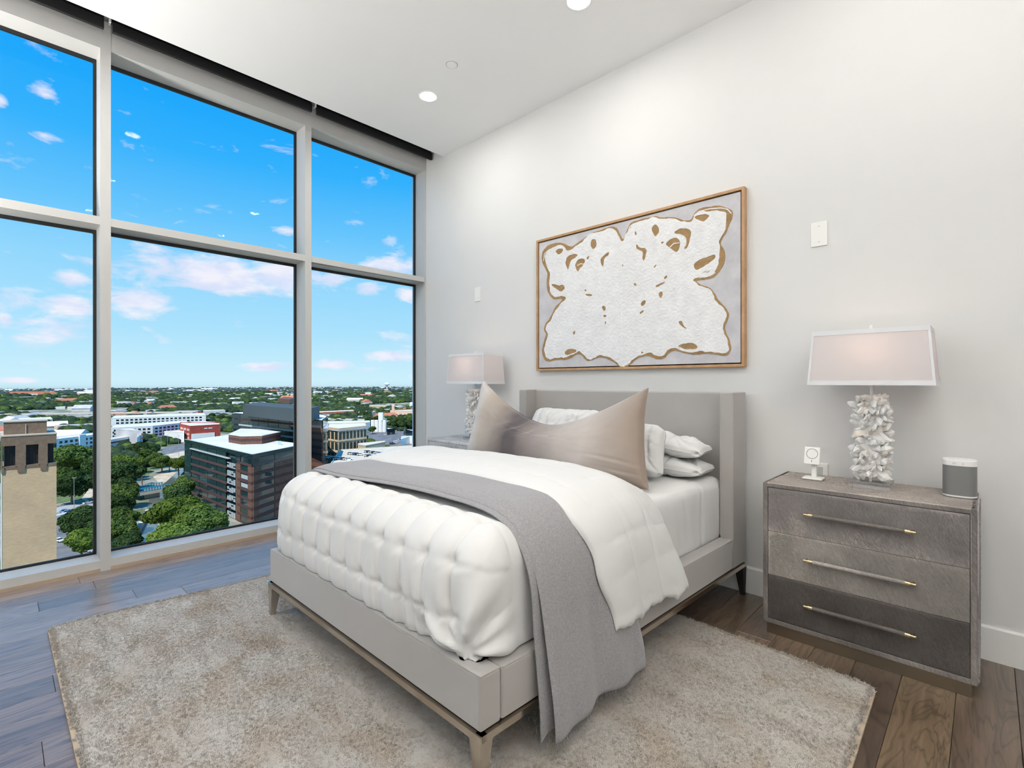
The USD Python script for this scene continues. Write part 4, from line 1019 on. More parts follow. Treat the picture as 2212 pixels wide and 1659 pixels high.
def nightstand(label, NX, drawers, frame_, top_, htop, names):
    t = thing("nightstand", label, "nightstand", (NX, -0.225, 0.0))
    x0, x1 = NX - NW, NX + NW
    body = obj("body", cat_([rbox(x0, x0 + 0.02, NY0, -0.02, NZ0, NZ1 - 0.0, 0.004), rbox(x1 - 0.02, x1, NY0, -0.02, NZ0, NZ1 - 0.0, 0.004),
                             rbox(x0 + 0.018, x1 - 0.018, NY0, -0.02, NZ0, NZ0 + 0.022, 0.003), box(x0 + 0.02, x1 - 0.02, -0.036, -0.021, NZ0, NZ1 - 0.02)]), frame_, t)
    obj("edge_stitch", cat_([piping([(x1 - 0.0185, NY0 - 0.0006, NZ0 + 0.01), (x1 - 0.0185, NY0 - 0.0006, NZ1 - 0.02)], 0.0012), piping([(x0 + 0.0185, NY0 - 0.0006, NZ0 + 0.01), (x0 + 0.0185, NY0 - 0.0006, NZ1 - 0.02)], 0.0012)]), "hide_side", body)
    top = obj("top", rbox(x0 + 0.0005, x1 - 0.0005, NY0 + 0.001, -0.019, NZ1 - 0.021, NZ1, 0.004), top_, t)
    obj("front_edge", rbox(x0 + 0.019, x1 - 0.019, NY0 - 0.0005, NY0 + 0.004, NZ1 - 0.0215, NZ1 - 0.004, 0.0015), frame_, top)
    obj("side_panel", rbox(x1 - 0.002, x1 + 0.0035, NY0 + 0.006, -0.024, NZ0 + 0.006, NZ1 - 0.006, 0.0015), "hide_side", t)
    obj("side_panel", rbox(x0 - 0.0035, x0 + 0.002, NY0 + 0.006, -0.024, NZ0 + 0.006, NZ1 - 0.006, 0.0015), "hide_side", t)
    obj("plinth", rbox(x0 + 0.016, x1 - 0.016, NY0 + 0.006, -0.03, 0.0, NZ0 + 0.004, 0.001), "bronze_plinth", t, False)
    za, zb = NZ0 + 0.0245, NZ1 - 0.0235
    h = (zb - za) / 3
    for k, m in enumerate(drawers):
        z1 = zb - k * h - 0.0008; z0 = zb - (k + 1) * h + 0.0008
        dr = obj("drawer", rbox(x0 + 0.0215, x1 - 0.0215, NY0 + 0.0015, NY0 + 0.30, z0, z1, 0.0025), m, t,
                 label=names[k])
        p, c, w = hairs(17000, (x0 + 0.024, NY0 + 0.0015, z0 + 0.004), (1, 0, 0), (0, 0, 1), (2 * NW - 0.05, z1 - z0 - 0.008), (0, -1, 0), -1.1 if k == 0 else (-0.8 if k == 1 else -1.3), 0.0125, 0.0030, 40 + k, 0.00055)
        p[:, 0] = np.clip(p[:, 0], x0 + 0.022, x1 - 0.022); p[:, 2] = np.clip(p[:, 2], z0, z1)
        curves("hair", p, c, w, m.replace("hide", "hair"), dr)
        zc = z0 + (z1 - z0) * 0.53
        yb = NY0 - 0.026
        hd = obj("handle", cyl((NX - 0.170, yb, zc), (NX + 0.170, yb, zc), 0.0092, 16), m if k == 1 else "hide_dark", dr, label="hide wrapped bar handle")
    # the handles' brass ends and posts belong to the nightstand: a fourth level is not used
        obj("handle_ends", cat_([cyl((NX + s * 0.169, yb, zc), (NX + s * 0.187, yb, zc), 0.0096, 16) for s in (-1, 1)] + [cyl((NX + s * 0.186, yb, zc), (NX + s * 0.205, yb, zc), 0.0058, 14) for s in (-1, 1)]
                               + [cyl((NX + s * 0.196, yb, zc), (NX + s * 0.196, NY0 + 0.004, zc), 0.0048, 12) for s in (-1, 1)]), "brass", dr, label="brass handle ends")
    p, c, w = hairs(15000, (x0 + 0.004, NY0 + 0.004, NZ1), (1, 0, 0), (0, 1, 0), (2 * NW - 0.008, 0.40), (0, 0, 1), -0.4, 0.010, 0.0014, 60, 0.0005)
    curves("hair", p, c, w, htop, top)
    p, c, w = hairs(2500, (x1 + 0.003, NY0 + 0.008, NZ0 + 0.01), (0, 1, 0), (0, 0, 1), (0.39, NZ1 - NZ0 - 0.02), (1, 0, 0), -1.5, 0.013, 0.004, 61)
    curves("hair", p, c, w, "hair_side", t)
    return t


nightstand("hide covered three-drawer nightstand on the right side of the bed", 3.774, ("hide_grey", "hide_pale", "hide_dark"), "hide_frame", "hide_top", "hair_top", ("grey hide drawer front", "pale hide drawer front", "dark brown hide drawer front"))
nightstand("hide covered nightstand with painted window glare in the corner between the bed and the windows", 0.985, ("hide_silver", "hide_silver", "hide_pale"), "hide_silver", "hide_silver", "hair_silver", ("hide drawer front with painted window glare", "hide drawer front with painted window glare", "pale hide drawer front"))


# ================================================================== crystal table lamps
MATS["shade_fabric"] = usdkit.material(stage, L("shade_fabric"), {
    "d": ("diffuse_bsdf", {"color": (0.86, 0.84, 0.84)}), "t": ("translucent_bsdf", {"color": (0.84, 0.76, 0.74)}), "m": ("mix_closure", {"fac": 0.42})},
    [("d.BSDF", "m.closure1"), ("t.BSDF", "m.closure2")], surface="m.closure")
plain("shade_trim", (0.74, 0.745, 0.76), 0.8)
plain("nickel", (0.70, 0.66, 0.61), 0.25, metallic=1.0)
noisy("quartz", (0.88, 0.86, 0.83), (0.94, 0.935, 0.92), 16.0, 0.18, transmission_weight=0.18, ior=1.5)
noisy("quartz_smoky", (0.72, 0.66, 0.58), (0.84, 0.79, 0.72), 16.0, 0.2, transmission_weight=0.18, ior=1.5)
plain("quartz_core", (0.78, 0.76, 0.72), 0.5)
plain("acrylic", (0.97, 0.97, 0.98), 0.03, transmission_weight=1.0, ior=1.48)
plain("bulb_glass", (0.9, 0.88, 0.84), 0.4)


def frustum_shell(w0, d0, w1, d1, z0, z1, t, c):
    """Four walls of a tapered rectangular shade, thickness t, open above and below."""
    def ring(w, d, z):
        return [(c[0] - w / 2, c[1] - d / 2, z), (c[0] + w / 2, c[1] - d / 2, z), (c[0] + w / 2, c[1] + d / 2, z), (c[0] - w / 2, c[1] + d / 2, z)]
    V = np.array(ring(w0, d0, z0) + ring(w1, d1, z1) + ring(w0 - 2 * t, d0 - 2 * t, z0) + ring(w1 - 2 * t, d1 - 2 * t, z1))
    F = []
    for i in range(4):
        j = (i + 1) % 4
        F += [(i, j, 4 + j, 4 + i), (8 + j, 8 + i, 12 + i, 12 + j), (8 + i, 8 + j, j, i), (4 + i, 4 + j, 12 + j, 12 + i)]
    F = np.array(F)
    return trimesh.Trimesh(V, np.vstack([F[:, [0, 1, 2]], F[:, [0, 2, 3]]]), process=False)


def table_lamp(label):
    c = np.array([3.794, -0.205])
    t = thing("table_lamp", label, "lamp", (c[0], c[1], 0.7465))
    z = 0.7465
    obj("base", rbox(c[0] - 0.078, c[0] + 0.078, c[1] - 0.075, c[1] + 0.075, z, z + 0.030, 0.002), "acrylic", t, label="clear acrylic base block")
    obj("stem", cyl((c[0], c[1], z + 0.0305), (c[0], c[1], 1.30), 0.0065, 16), "nickel", t)
    cl = obj("crystal_core", rbox(c[0] - 0.050, c[0] + 0.050, c[1] - 0.036, c[1] + 0.036, z + 0.034, 1.172, 0.02), "quartz_core", t)
    r = np.random.default_rng(77)
    hw, hd = 0.056, 0.042
    n = 280
    for k in range(n):
        zz = z + 0.042 + (1.172 - z - 0.045) * ((k + r.uniform(-0.4, 0.4)) / (n - 44))
        a = k * 2.399963 + r.normal(0, 0.15)
        dx, dy = math.cos(a), math.sin(a)
        f = 1 / max(abs(dx) / hw, abs(dy) / hd)
        p = np.array([c[0] + dx * f * 0.78, c[1] + dy * f * 0.78, zz])
        if k > n - 44:
            p[:2] = c + r.uniform(-0.9, 0.9, 2) * (hw, hd); p[2] = 1.160
        big = r.uniform(0, 1)
        ln = 0.026 + 0.030 * big
        rad = 0.010 + 0.010 * r.uniform(0, 1) + 0.005 * (big > 0.85)
        dv = np.array([dx, dy, 0]) + r.normal(0, 0.42, 3) + np.array([0, 0, 0.25 if k % 3 else -0.2])
        if k > n - 44:
            dv = np.array([r.normal(0, 0.5), r.normal(0, 0.5), 0.8]); ln *= 0.55
        dv /= np.linalg.norm(dv)
        q = np.cross(dv, [0.3, 0.2, 0.93]); q /= np.linalg.norm(q); s = np.cross(dv, q)
        sides = 5 + k % 2
        an = np.arange(sides) * 2 * PI / sides + r.uniform(0, 3)
        flat = r.uniform(0.28, 0.75)
        ring = np.cos(an)[:, None] * q * flat + np.sin(an)[:, None] * s
        b0 = p - dv * 0.012
        pts_ = np.vstack([b0 + ring * rad * 0.8, b0 + dv * ln * 0.80 + ring * rad, b0 + dv * (ln + 0.006) + ring * rad * 0.30 + (q * r.normal(0, 0.25) + s * r.normal(0, 0.35)) * rad])
        obj("crystal", hull(pts_), "quartz_smoky" if r.uniform() < 0.16 else "quartz", t, False)
    sh = obj("shade", frustum_shell(0.478, 0.245, 0.440, 0.222, 1.229, 1.486, 0.0015, c), "shade_fabric", t, False, label="rectangular white fabric shade")
    obj("lower_trim", frustum_shell(0.4815, 0.2485, 0.4785, 0.2465, 1.228, 1.249, 0.0016, c), "shade_trim", sh, False)
    obj("upper_trim", frustum_shell(0.4450, 0.2270, 0.4420, 0.2250, 1.466, 1.487, 0.0016, c), "shade_trim", sh, False)
    for sx in (-1, 1):
        for sy in (-1, 1):
            obj("corner_trim", hull([(c[0] + sx * (w_ / 2 + 0.0012 - a_), c[1] + sy * (d_ / 2 + 0.0012 - b_), z_) for w_, d_, z_ in ((0.478, 0.245, 1.235), (0.440, 0.222, 1.480)) for a_, b_ in ((0, 0), (0.010, 0), (0, 0.010))]), "shade_trim", sh, False)
    obj("harp", cat_([cyl((c[0] - 0.21, c[1], 1.478), (c[0] + 0.21, c[1], 1.478), 0.0025, 8), cyl((c[0], c[1] - 0.108, 1.478), (c[0], c[1] + 0.108, 1.478), 0.0025, 8)]), "nickel", sh)
    obj("finial", rbox(c[0] - 0.006, c[0] + 0.006, c[1] - 0.006, c[1] + 0.006, 1.480, 1.512, 0.0025), "plate_white", t)
    obj("bulb", lathe([(0, 1.300), (0.014, 1.302), (0.016, 1.325), (0.027, 1.355), (0.029, 1.375), (0.022, 1.395), (0, 1.404)], (c[0], c[1], 0)), "bulb_glass", t)
    sl = UsdLux.SphereLight.Define(stage, t + "/lamp")
    sl.CreateRadiusAttr(0.031)
    sl.CreateIntensityAttr(BULB)
    sl.CreateColorAttr(Gf.Vec3f(1.0, 0.78, 0.62))
    sl.AddTranslateOp().Set(Gf.Vec3d(0, 0, 1.372 - 0.7465))
    return t


lamp = table_lamp("rock crystal table lamp with a rectangular white shade on the right nightstand")
ld = dup(lamp, (0.985, -0.205, 0.7465), label="rock crystal table lamp with a rectangular white shade in the corner by the windows")
stage.GetPrimAtPath(ld).SetInstanceable(False)

# ================================================================== small things on the nightstands
noisy("grille_grey", (0.20, 0.20, 0.195), (0.26, 0.26, 0.255), 900.0, 0.5, metallic=0.3)
plain("speaker_white", (0.82, 0.81, 0.79), 0.35)
plain("print_grey", (0.34, 0.33, 0.32), 0.6)


def oval(w, d, n=64, p=2.7):
    a = np.arange(n) * 2 * PI / n
    return Polygon(np.column_stack([w / 2 * np.sign(np.cos(a)) * np.abs(np.cos(a)) ** (2 / p), d / 2 * np.sign(np.sin(a)) * np.abs(np.sin(a)) ** (2 / p)]))


def speaker(label, x, y, grille="grille_grey"):
    t = thing("speaker", label, "speaker", (x, y, 0.7465))
    z = 0.7465
    mv = lambda m: m.apply_translation([x, y, 0])
    obj("base_cap", mv(cat_([ext(oval(0.100, 0.085), z, z + 0.004), ext(oval(0.113, 0.098), z + 0.004, z + 0.010)])), "speaker_white", t)
    obj("grille", mv(ext(oval(0.1125, 0.0975), z + 0.010, z + 0.137)), grille, t)
    a = np.array(oval(0.1145, 0.0995).exterior.coords)[:-1]
    cap = obj("top_cap", mv(hull(np.vstack([np.column_stack([a * f, np.full(len(a), zz)]) for f, zz in ((1, z + 0.137), (1, z + 0.156), (0.985, z + 0.160), (0.95, z + 0.162))]))), "speaker_white", t, 50)
    tx = meshkit.text_mesh("SONOS", 0.0075, 0.0006)
    tx.apply_transform(TOFRONT)
    tx.apply_translation([x - tx.extents[0] / 2 - 0.004, y - 0.0490, z + 0.1435])
    obj("lettering", tx, "print_grey", cap, False)
    return t


sp = speaker("small oval wireless speaker with a grey grille on the right nightstand", 4.104, -0.185)
noisy("grille_pale", (0.52, 0.56, 0.60), (0.58, 0.62, 0.66), 900.0, 0.4)
speaker("small oval pale grey speaker beside the far lamp in the corner", 0.845, -0.13, "grille_pale")

ch = thing("phone_charger", "white wireless phone charging stand beside the crystal lamp", "phone charger", (3.548, -0.19, 0.7465))
z = 0.7465
obj("foot", rbox(3.505, 3.594, -0.225, -0.150, z, z + 0.011, 0.005), "plate_white", ch)
obj("stem", rbox(3.538, 3.562, -0.182, -0.160, z + 0.008, z + 0.115, 0.004), "plate_white", ch)
tilt = math.radians(16)
RX = trimesh.transformations.rotation_matrix(-tilt, [1, 0, 0], [3.546, -0.185, z + 0.12])
pl_ = rbox(3.508, 3.580, -0.192, -0.184, z + 0.073, z + 0.163, 0.0038); pl_.apply_transform(RX)
pp_ = obj("charging_plate", pl_, "plate_white", ch)
rg = facing(shapely.Point(3.544, z + 0.128).buffer(0.0265).difference(shapely.Point(3.544, z + 0.128).buffer(0.0235)), -0.1915, -0.1928); rg.apply_transform(RX)
obj("ring_mark", rg, "print_grey", pp_, False)
br = facing(Polygon([(3.5425, z + 0.083), (3.5455, z + 0.083), (3.5455, z + 0.096), (3.5425, z + 0.096)]), -0.1915, -0.1928); br.apply_transform(RX)
obj("bar_mark", br, "print_grey", pp_, False)

# ================================================================== added unseen fill lamps behind the camera that brighten the ceiling
def added_fill_lamp(x, y, label):
    t = thing("floor_lamp", label, "added fill lamp", (x, y, 0))
    obj("base", lathe([(0, 0), (0.15, 0), (0.15, 0.015), (0.14, 0.022), (0, 0.024)], (x, y, 0)), "nickel", t)
    obj("pole", cyl((x, y, 0.02), (x, y, 1.62), 0.013, 16), "nickel", t)
    obj("bowl", lathe([(0.012, 1.60), (0.06, 1.605), (0.14, 1.64), (0.20, 1.70), (0.203, 1.70), (0.145, 1.632), (0.06, 1.597), (0.012, 1.592)], (x, y, 0)), "plate_white", t)
    d = UsdLux.DiskLight.Define(stage, t + "/lamp")
    d.CreateRadiusAttr(0.15)
    d.CreateIntensityAttr(ADDED_FILL)
    d.CreateColorAttr(Gf.Vec3f(1.0, 0.965, 0.925))
    d.AddTranslateOp().Set(Gf.Vec3d(0, 0, 1.66))
    d.AddRotateXYZOp().Set(Gf.Vec3f(180, 0, 0))


added_fill_lamp(5.75, -3.30, "added unseen fill lamp by the wall opposite the windows")
added_fill_lamp(0.45, -4.50, "added unseen fill lamp beside the window bay behind the camera")

# ================================================================== the city outside
GZ = -65.0
noisy("city_ground", (0.10, 0.13, 0.06), (0.36, 0.33, 0.28), 0.035, 0.95, detail=8, lo=0.42, hi=0.62, coord="geometry")
noisy("asphalt", (0.11, 0.115, 0.125), (0.19, 0.195, 0.20), 0.15, 0.9, detail=6, coord="geometry")
noisy("road_grey", (0.30, 0.30, 0.295), (0.40, 0.395, 0.385), 0.3, 0.9, coord="geometry")
noisy("lawn", (0.075, 0.12, 0.035), (0.16, 0.20, 0.075), 0.25, 0.95, detail=6, coord="geometry")
noisy("sand", (0.42, 0.34, 0.24), (0.60, 0.52, 0.40), 0.2, 0.95, coord="geometry")
noisy("water", (0.10, 0.105, 0.085), (0.13, 0.135, 0.115), 0.05, 0.12, bump=0.25, bscale=0.6, bdist=0.12, coord="geometry")
noisy("concrete_cream", (0.52, 0.475, 0.385), (0.60, 0.55, 0.455), 0.2, 0.85, coord="geometry")
noisy("white_wall", (0.66, 0.655, 0.63), (0.74, 0.735, 0.71), 0.1, 0.8, coord="geometry")
noisy("roof_white", (0.56, 0.57, 0.60), (0.68, 0.69, 0.71), 0.08, 0.8, detail=6, coord="geometry")
noisy("roof_grey", (0.38, 0.38, 0.39), (0.50, 0.50, 0.50), 0.08, 0.8, coord="geometry")
noisy("brick_brown", (0.115, 0.055, 0.035), (0.16, 0.078, 0.048), 0.6, 0.85, coord="geometry")
noisy("brick_dark", (0.06, 0.026, 0.024), (0.08, 0.036, 0.032), 0.6, 0.85, coord="geometry")
noisy("brick_red", (0.30, 0.045, 0.03), (0.38, 0.065, 0.045), 0.3, 0.85, coord="geometry")
noisy("brick_orange", (0.42, 0.14, 0.08), (0.52, 0.20, 0.12), 0.3, 0.85, coord="geometry")
noisy("stone_tan", (0.46, 0.36, 0.24), (0.56, 0.45, 0.31), 0.2, 0.85, coord="geometry")
noisy("stucco_pink", (0.58, 0.40, 0.30), (0.66, 0.48, 0.37), 0.2, 0.85, coord="geometry")
plain("glass_dark", (0.012, 0.022, 0.024), 0.06, specular_ior_level=0.6)
plain("glass_green", (0.018, 0.038, 0.036), 0.05, specular_ior_level=0.8)
plain("screen_dark", (0.055, 0.068, 0.07), 0.7)
plain("panel_grey", (0.42, 0.45, 0.46), 0.5)
plain("steel_blue", (0.02, 0.055, 0.15), 0.5)
plain("bridge_blue", (0.02, 0.33, 0.45), 0.5)
plain("pole_grey", (0.30, 0.31, 0.31), 0.5)
plain("shed_blue", (0.50, 0.60, 0.68), 0.5)
plain("sign_white", (0.75, 0.75, 0.73), 0.6)
plain("tyre", (0.01, 0.01, 0.01), 0.8)
for nm, c_ in dict(car_white=(0.75, 0.75, 0.74), car_black=(0.02, 0.02, 0.022), car_blue=(0.05, 0.16, 0.45), car_red=(0.45, 0.03, 0.02), car_silver=(0.42, 0.44, 0.46)).items():
    plain(nm, c_, 0.25, coat_weight=0.5)
# brick courses of the tall tan tower: too fine to tell apart, laid in the material
MATS["tower_brick"] = usdkit.material(stage, L("tower_brick"), {
    "g": ("geometry", {}), "mp": ("mapping", {"rotation": (0, PI / 2, PI / 2)}), "s": ("separate_xyz", {}), "c": ("combine_xyz", {}),
    "b": ("brick_texture", {"scale": 1.0, "brick_width": 0.42, "row_height": 0.14, "mortar_size": 0.012, "color1": (0.62, 0.42, 0.245), "color2": (0.55, 0.37, 0.21), "mortar": (0.47, 0.38, 0.26)}),
    "n": ("noise_texture", {"scale": 0.35, "detail": 5.0}), "r": ("rgb_ramp", {"ramp": [(0, (0.86, 0.86, 0.86)), (0.4, (0.95, 0.95, 0.95)), (0.65, (1.08, 1.07, 1.05)), (1, (1.1, 1.1, 1.08))]}),
    "m": ("mix", {"mix_type": "multiply", "fac": 1.0}), "p": ("principled_bsdf", {"roughness": 0.9})},
    [("g.position", "s.vector"), ("s.y", "c.x"), ("s.z", "c.y"), ("c.vector", "b.vector"), ("g.position", "n.vector"), ("n.fac", "r.fac"), ("b.color", "m.color1"), ("r.color", "m.color2"), ("m.color", "p.base_color")], surface="p.BSDF")
noisy("tower_brown", (0.175, 0.115, 0.075), (0.22, 0.15, 0.10), 2.5, 0.9, coord="geometry")
noisy("tower_roof", (0.42, 0.36, 0.28), (0.50, 0.44, 0.35), 0.8, 0.9, coord="geometry")

# ground reaching to the horizon
gnd = ext([(-6100, -3200), (-30, -400), (-30, 400), (-900, 4200), (-4200, 6100), (-6100, 3000)], GZ - 1.0, GZ)
obj("city_ground", gnd, "city_ground", smooth=False, kind="structure", label="green and grey plain of the city far below")


def patch(name, px, mat, label, z=GZ, lift=0.06, cat="ground", kind=None):
    pts_ = [at(a, b, z)[:2] for a, b in px]
    return obj(name, ext(pts_, z + lift - 0.018, z + lift), mat, smooth=False, label=label, cat=cat, kind=kind)


patch("parking_lot", [(60, 1098), (215, 1083), (250, 1110), (250, 1260), (60, 1290)], "asphalt", "dark asphalt lot below the tan brick tower", lift=0.05, cat="parking lot")
patch("street", [(60, 1112), (120, 1097), (215, 1078), (330, 1052), (330, 1064), (215, 1093), (120, 1109), (60, 1124)], "road_grey", "pale street that leads to the blue-railed bridge", lift=0.12, cat="street")
patch("park_lawn", [(100, 1075), (215, 1035), (300, 990), (330, 1020), (215, 1072), (100, 1092)], "lawn", "green lawn beside the street left of the bridge", lift=0.09, cat="lawn")
patch("sandy_path", [(176, 1078), (204, 1040), (212, 1040), (206, 1068), (184, 1084)], "sand", "sandy bare path crossing the lawn", lift=0.13, cat="path")
patch("river", [(360, 1040), (395, 1008), (404, 1011), (372, 1046), (352, 1072), (348, 1100), (334, 1160), (335, 1230), (268, 1230), (292, 1168), (300, 1150), (320, 1090), (325, 1066)], "water", "brown green river curving under the blue-railed bridge", lift=0.10, cat="river")
patch("riverside_terrace", [(330, 1030), (398, 1003), (404, 1009), (366, 1042), (344, 1044)], "sand", "pale stepped terrace by the river behind the bridge", lift=0.09, cat="terrace")
patch("rail_yard_lot", [(352, 968), (400, 958), (400, 974), (346, 985)], "asphalt", "grey open lot beyond the riverside trees", lift=0.09, cat="parking lot")
patch("sandy_lot", [(345, 985), (402, 973), (404, 990), (378, 998), (340, 992)], "sand", "sandy lot between the trees and the glass office block", lift=0.10, cat="ground")
patch("car_park", [(792, 925), (905, 935), (905, 985), (828, 968), (795, 950)], "asphalt", "large grey car park beyond the cream garage", lift=0.07, cat="parking lot")


def ring_walls(poly, z0, z1):
    return ext(poly, z0, z1)


def face_box(P0, P1, u0, u1, z0, z1, out, inn=0.2):
    """A slab on the wall that runs from P0 to P1 (xy), between fractions u0 and u1, standing `out` proud of it."""
    P0, P1 = np.asarray(P0[:2], float), np.asarray(P1[:2], float)
    d = P1 - P0; ln = np.linalg.norm(d); d /= ln
    nrm = np.array([d[1], -d[0]])
    if nrm @ (EYE[:2] - (P0 + P1) / 2) < 0:
        nrm = -nrm
    a, b = P0 + d * ln * u0, P0 + d * ln * u1
    return hull([(*q, z) for q in (a + nrm * out, b + nrm * out, b - nrm * inn, a - nrm * inn) for z in (z0, z1)])


# --- tan brick tower
TX_ = -87.0
tw = thing("brick_tower", "tan brick tower with a brown belfry band at the left", "building", (TX_ - 3, 0, GZ))
y0_, y1_ = -2.81, 2.45
obj("shaft", box(TX_ - 6.5, TX_, y0_, y1_, GZ, -10.0), "tower_brick", tw, False)
obj("corner_strip", box(TX_ - 0.05, TX_ + 0.03, y0_ - 0.03, y0_ + 0.10, GZ, -10.0), "white_wall", tw, False)
obj("belfry_core", box(TX_ - 6.2, TX_ - 0.5, y0_ + 0.3, y1_ - 0.3, -10.3, -6.0), "gasket", tw, False, label="dark open belfry")
obj("belfry_band", box(TX_ - 6.5, TX_ + 0.10, y0_, y1_, -6.99, -5.75), "tower_brown", tw, False)
obj("belfry_band", box(TX_ - 6.5, TX_ + 0.06, y0_, y1_, -10.0, -9.62), "tower_brown", tw, False)
for a, b in ((y0_, -2.68), (-1.50, -0.52), (0.67, 1.57)):
    obj("pier", box(TX_ - 0.6, TX_ + 0.11, a, b, -9.7, -6.9), "tower_brown", tw, False)
for a, b in ((-2.83, -2.5), (-1.36, -0.58), (0.82, 1.50)):
    obj("corbel", hull([(TX_ - 0.1, a, -9.7), (TX_ - 0.1, b, -9.7), (TX_ + 0.13, a, -9.7), (TX_ + 0.13, b, -9.7), (TX_ + 0.12, a + 0.06, -10.5), (TX_ + 0.12, b - 0.06, -10.5), (TX_ - 0.1, a + 0.06, -10.5), (TX_ - 0.1, b - 0.06, -10.5)]), "tower_brown", tw, False)
for a, b in ((-2.62, -1.53), (-0.50, 0.65), (1.58, 2.43)):
    for q in (0.33, 0.66):
        y_ = a + (b - a) * q
        obj("louvre_post", box(TX_ - 0.45, TX_ - 0.40, y_ - 0.03, y_ + 0.03, -9.65, -7.0), "brick_dark", tw, False)
obj("roof", box(TX_ - 6.4, TX_ + 0.15, y0_ - 0.05, y1_ + 0.05, -5.78, -5.62), "tower_roof", tw, False)
obj("roof_house", box(TX_ - 5.0, TX_ - 1.2, -2.55, 1.55, -5.7, -3.95), "tower_brown", tw, False, label="brown lift house on the roof")
obj("roof_rail", cat_([box(TX_ - 5.1, TX_ - 1.1, -2.65, 1.65, -4.0, -3.88), cyl((TX_ - 1.1, -0.5, -5.6), (TX_ - 1.1, -0.5, -4.3), 0.04, 8)]), "tower_roof", tw, False)


# --- office block with the white roof (nearest) and its taller twin behind
def office(name, label, px, zt, storeys, sides, back=None, penthouse=None):
    P = [at(a, b, zt) for a, b in px]
    c = np.mean(P, 0)
    t = thing(name, label, "building", (c[0], c[1], GZ))
    poly = [p[:2] for p in P] + (back or [])
    obj("structure", ext(Polygon(poly).buffer(-0.8), GZ, zt - 0.8), "glass_dark", t, False)
    obj("roof_deck", ext(Polygon(poly).buffer(-0.5), zt - 0.7, zt - 0.35), "roof_white", t, False, label="flat white roof")
    return t, P, poly


def strips(t, P0, P1, u0, u1, zt, n, fh, mat_wall, mat_glass, split=1, proud=0.5, sill=None, first=0, band=0.40, mull=None):
    for k in range(first, n):
        z1 = zt - 1.4 - k * fh
        obj("spandrel", face_box(P0, P1, u0, u1, z1 - fh, z1 - fh * (1 - band), proud), mat_wall, t, False)
        for q in range(split):
            a, b = u0 + (u1 - u0) * q / split, u0 + (u1 - u0) * (q + 1) / split
            g = (u1 - u0) / split * 0.03
            obj("window", face_box(P0, P1, a + g, b - g, z1 - fh * (1 - band), z1, 0.12), mat_glass, t, False)
        if sill:
            obj("window_sill", face_box(P0, P1, u0, u1, z1 - fh * (1 - band) - 0.2, z1 - fh * (1 - band), proud + 0.25), sill, t, False)


ZB = -32.0
pB = [(400, 949.5), (546, 983), (668, 958.5), (493, 938)]
ob, PB, polyB = office("office_block", "brown brick and dark glass office block with a white roof by the river", pB, ZB, 8, None)
FH = 4.0
A0, A1, B1 = PB[0], PB[1], PB[2]
obj("roof_fascia", face_box(A0, A1, 0.0, 1.0, ZB - 1.5, ZB + 0.35, 0.35, 0.5), "glass_dark", ob, False)
obj("roof_fascia", face_box(A1, B1, 0.0, 1.0, ZB - 1.5, ZB + 0.35, 0.35, 0.5), "glass_dark", ob, False)
obj("roof_coping", cat_([face_box(A0, A1, 0.0, 1.0, ZB + 0.3, ZB + 0.42, 0.4, 0.4), face_box(A1, B1, 0.0, 1.0, ZB + 0.3, ZB + 0.42, 0.4, 0.4)]), "panel_grey", ob, False)
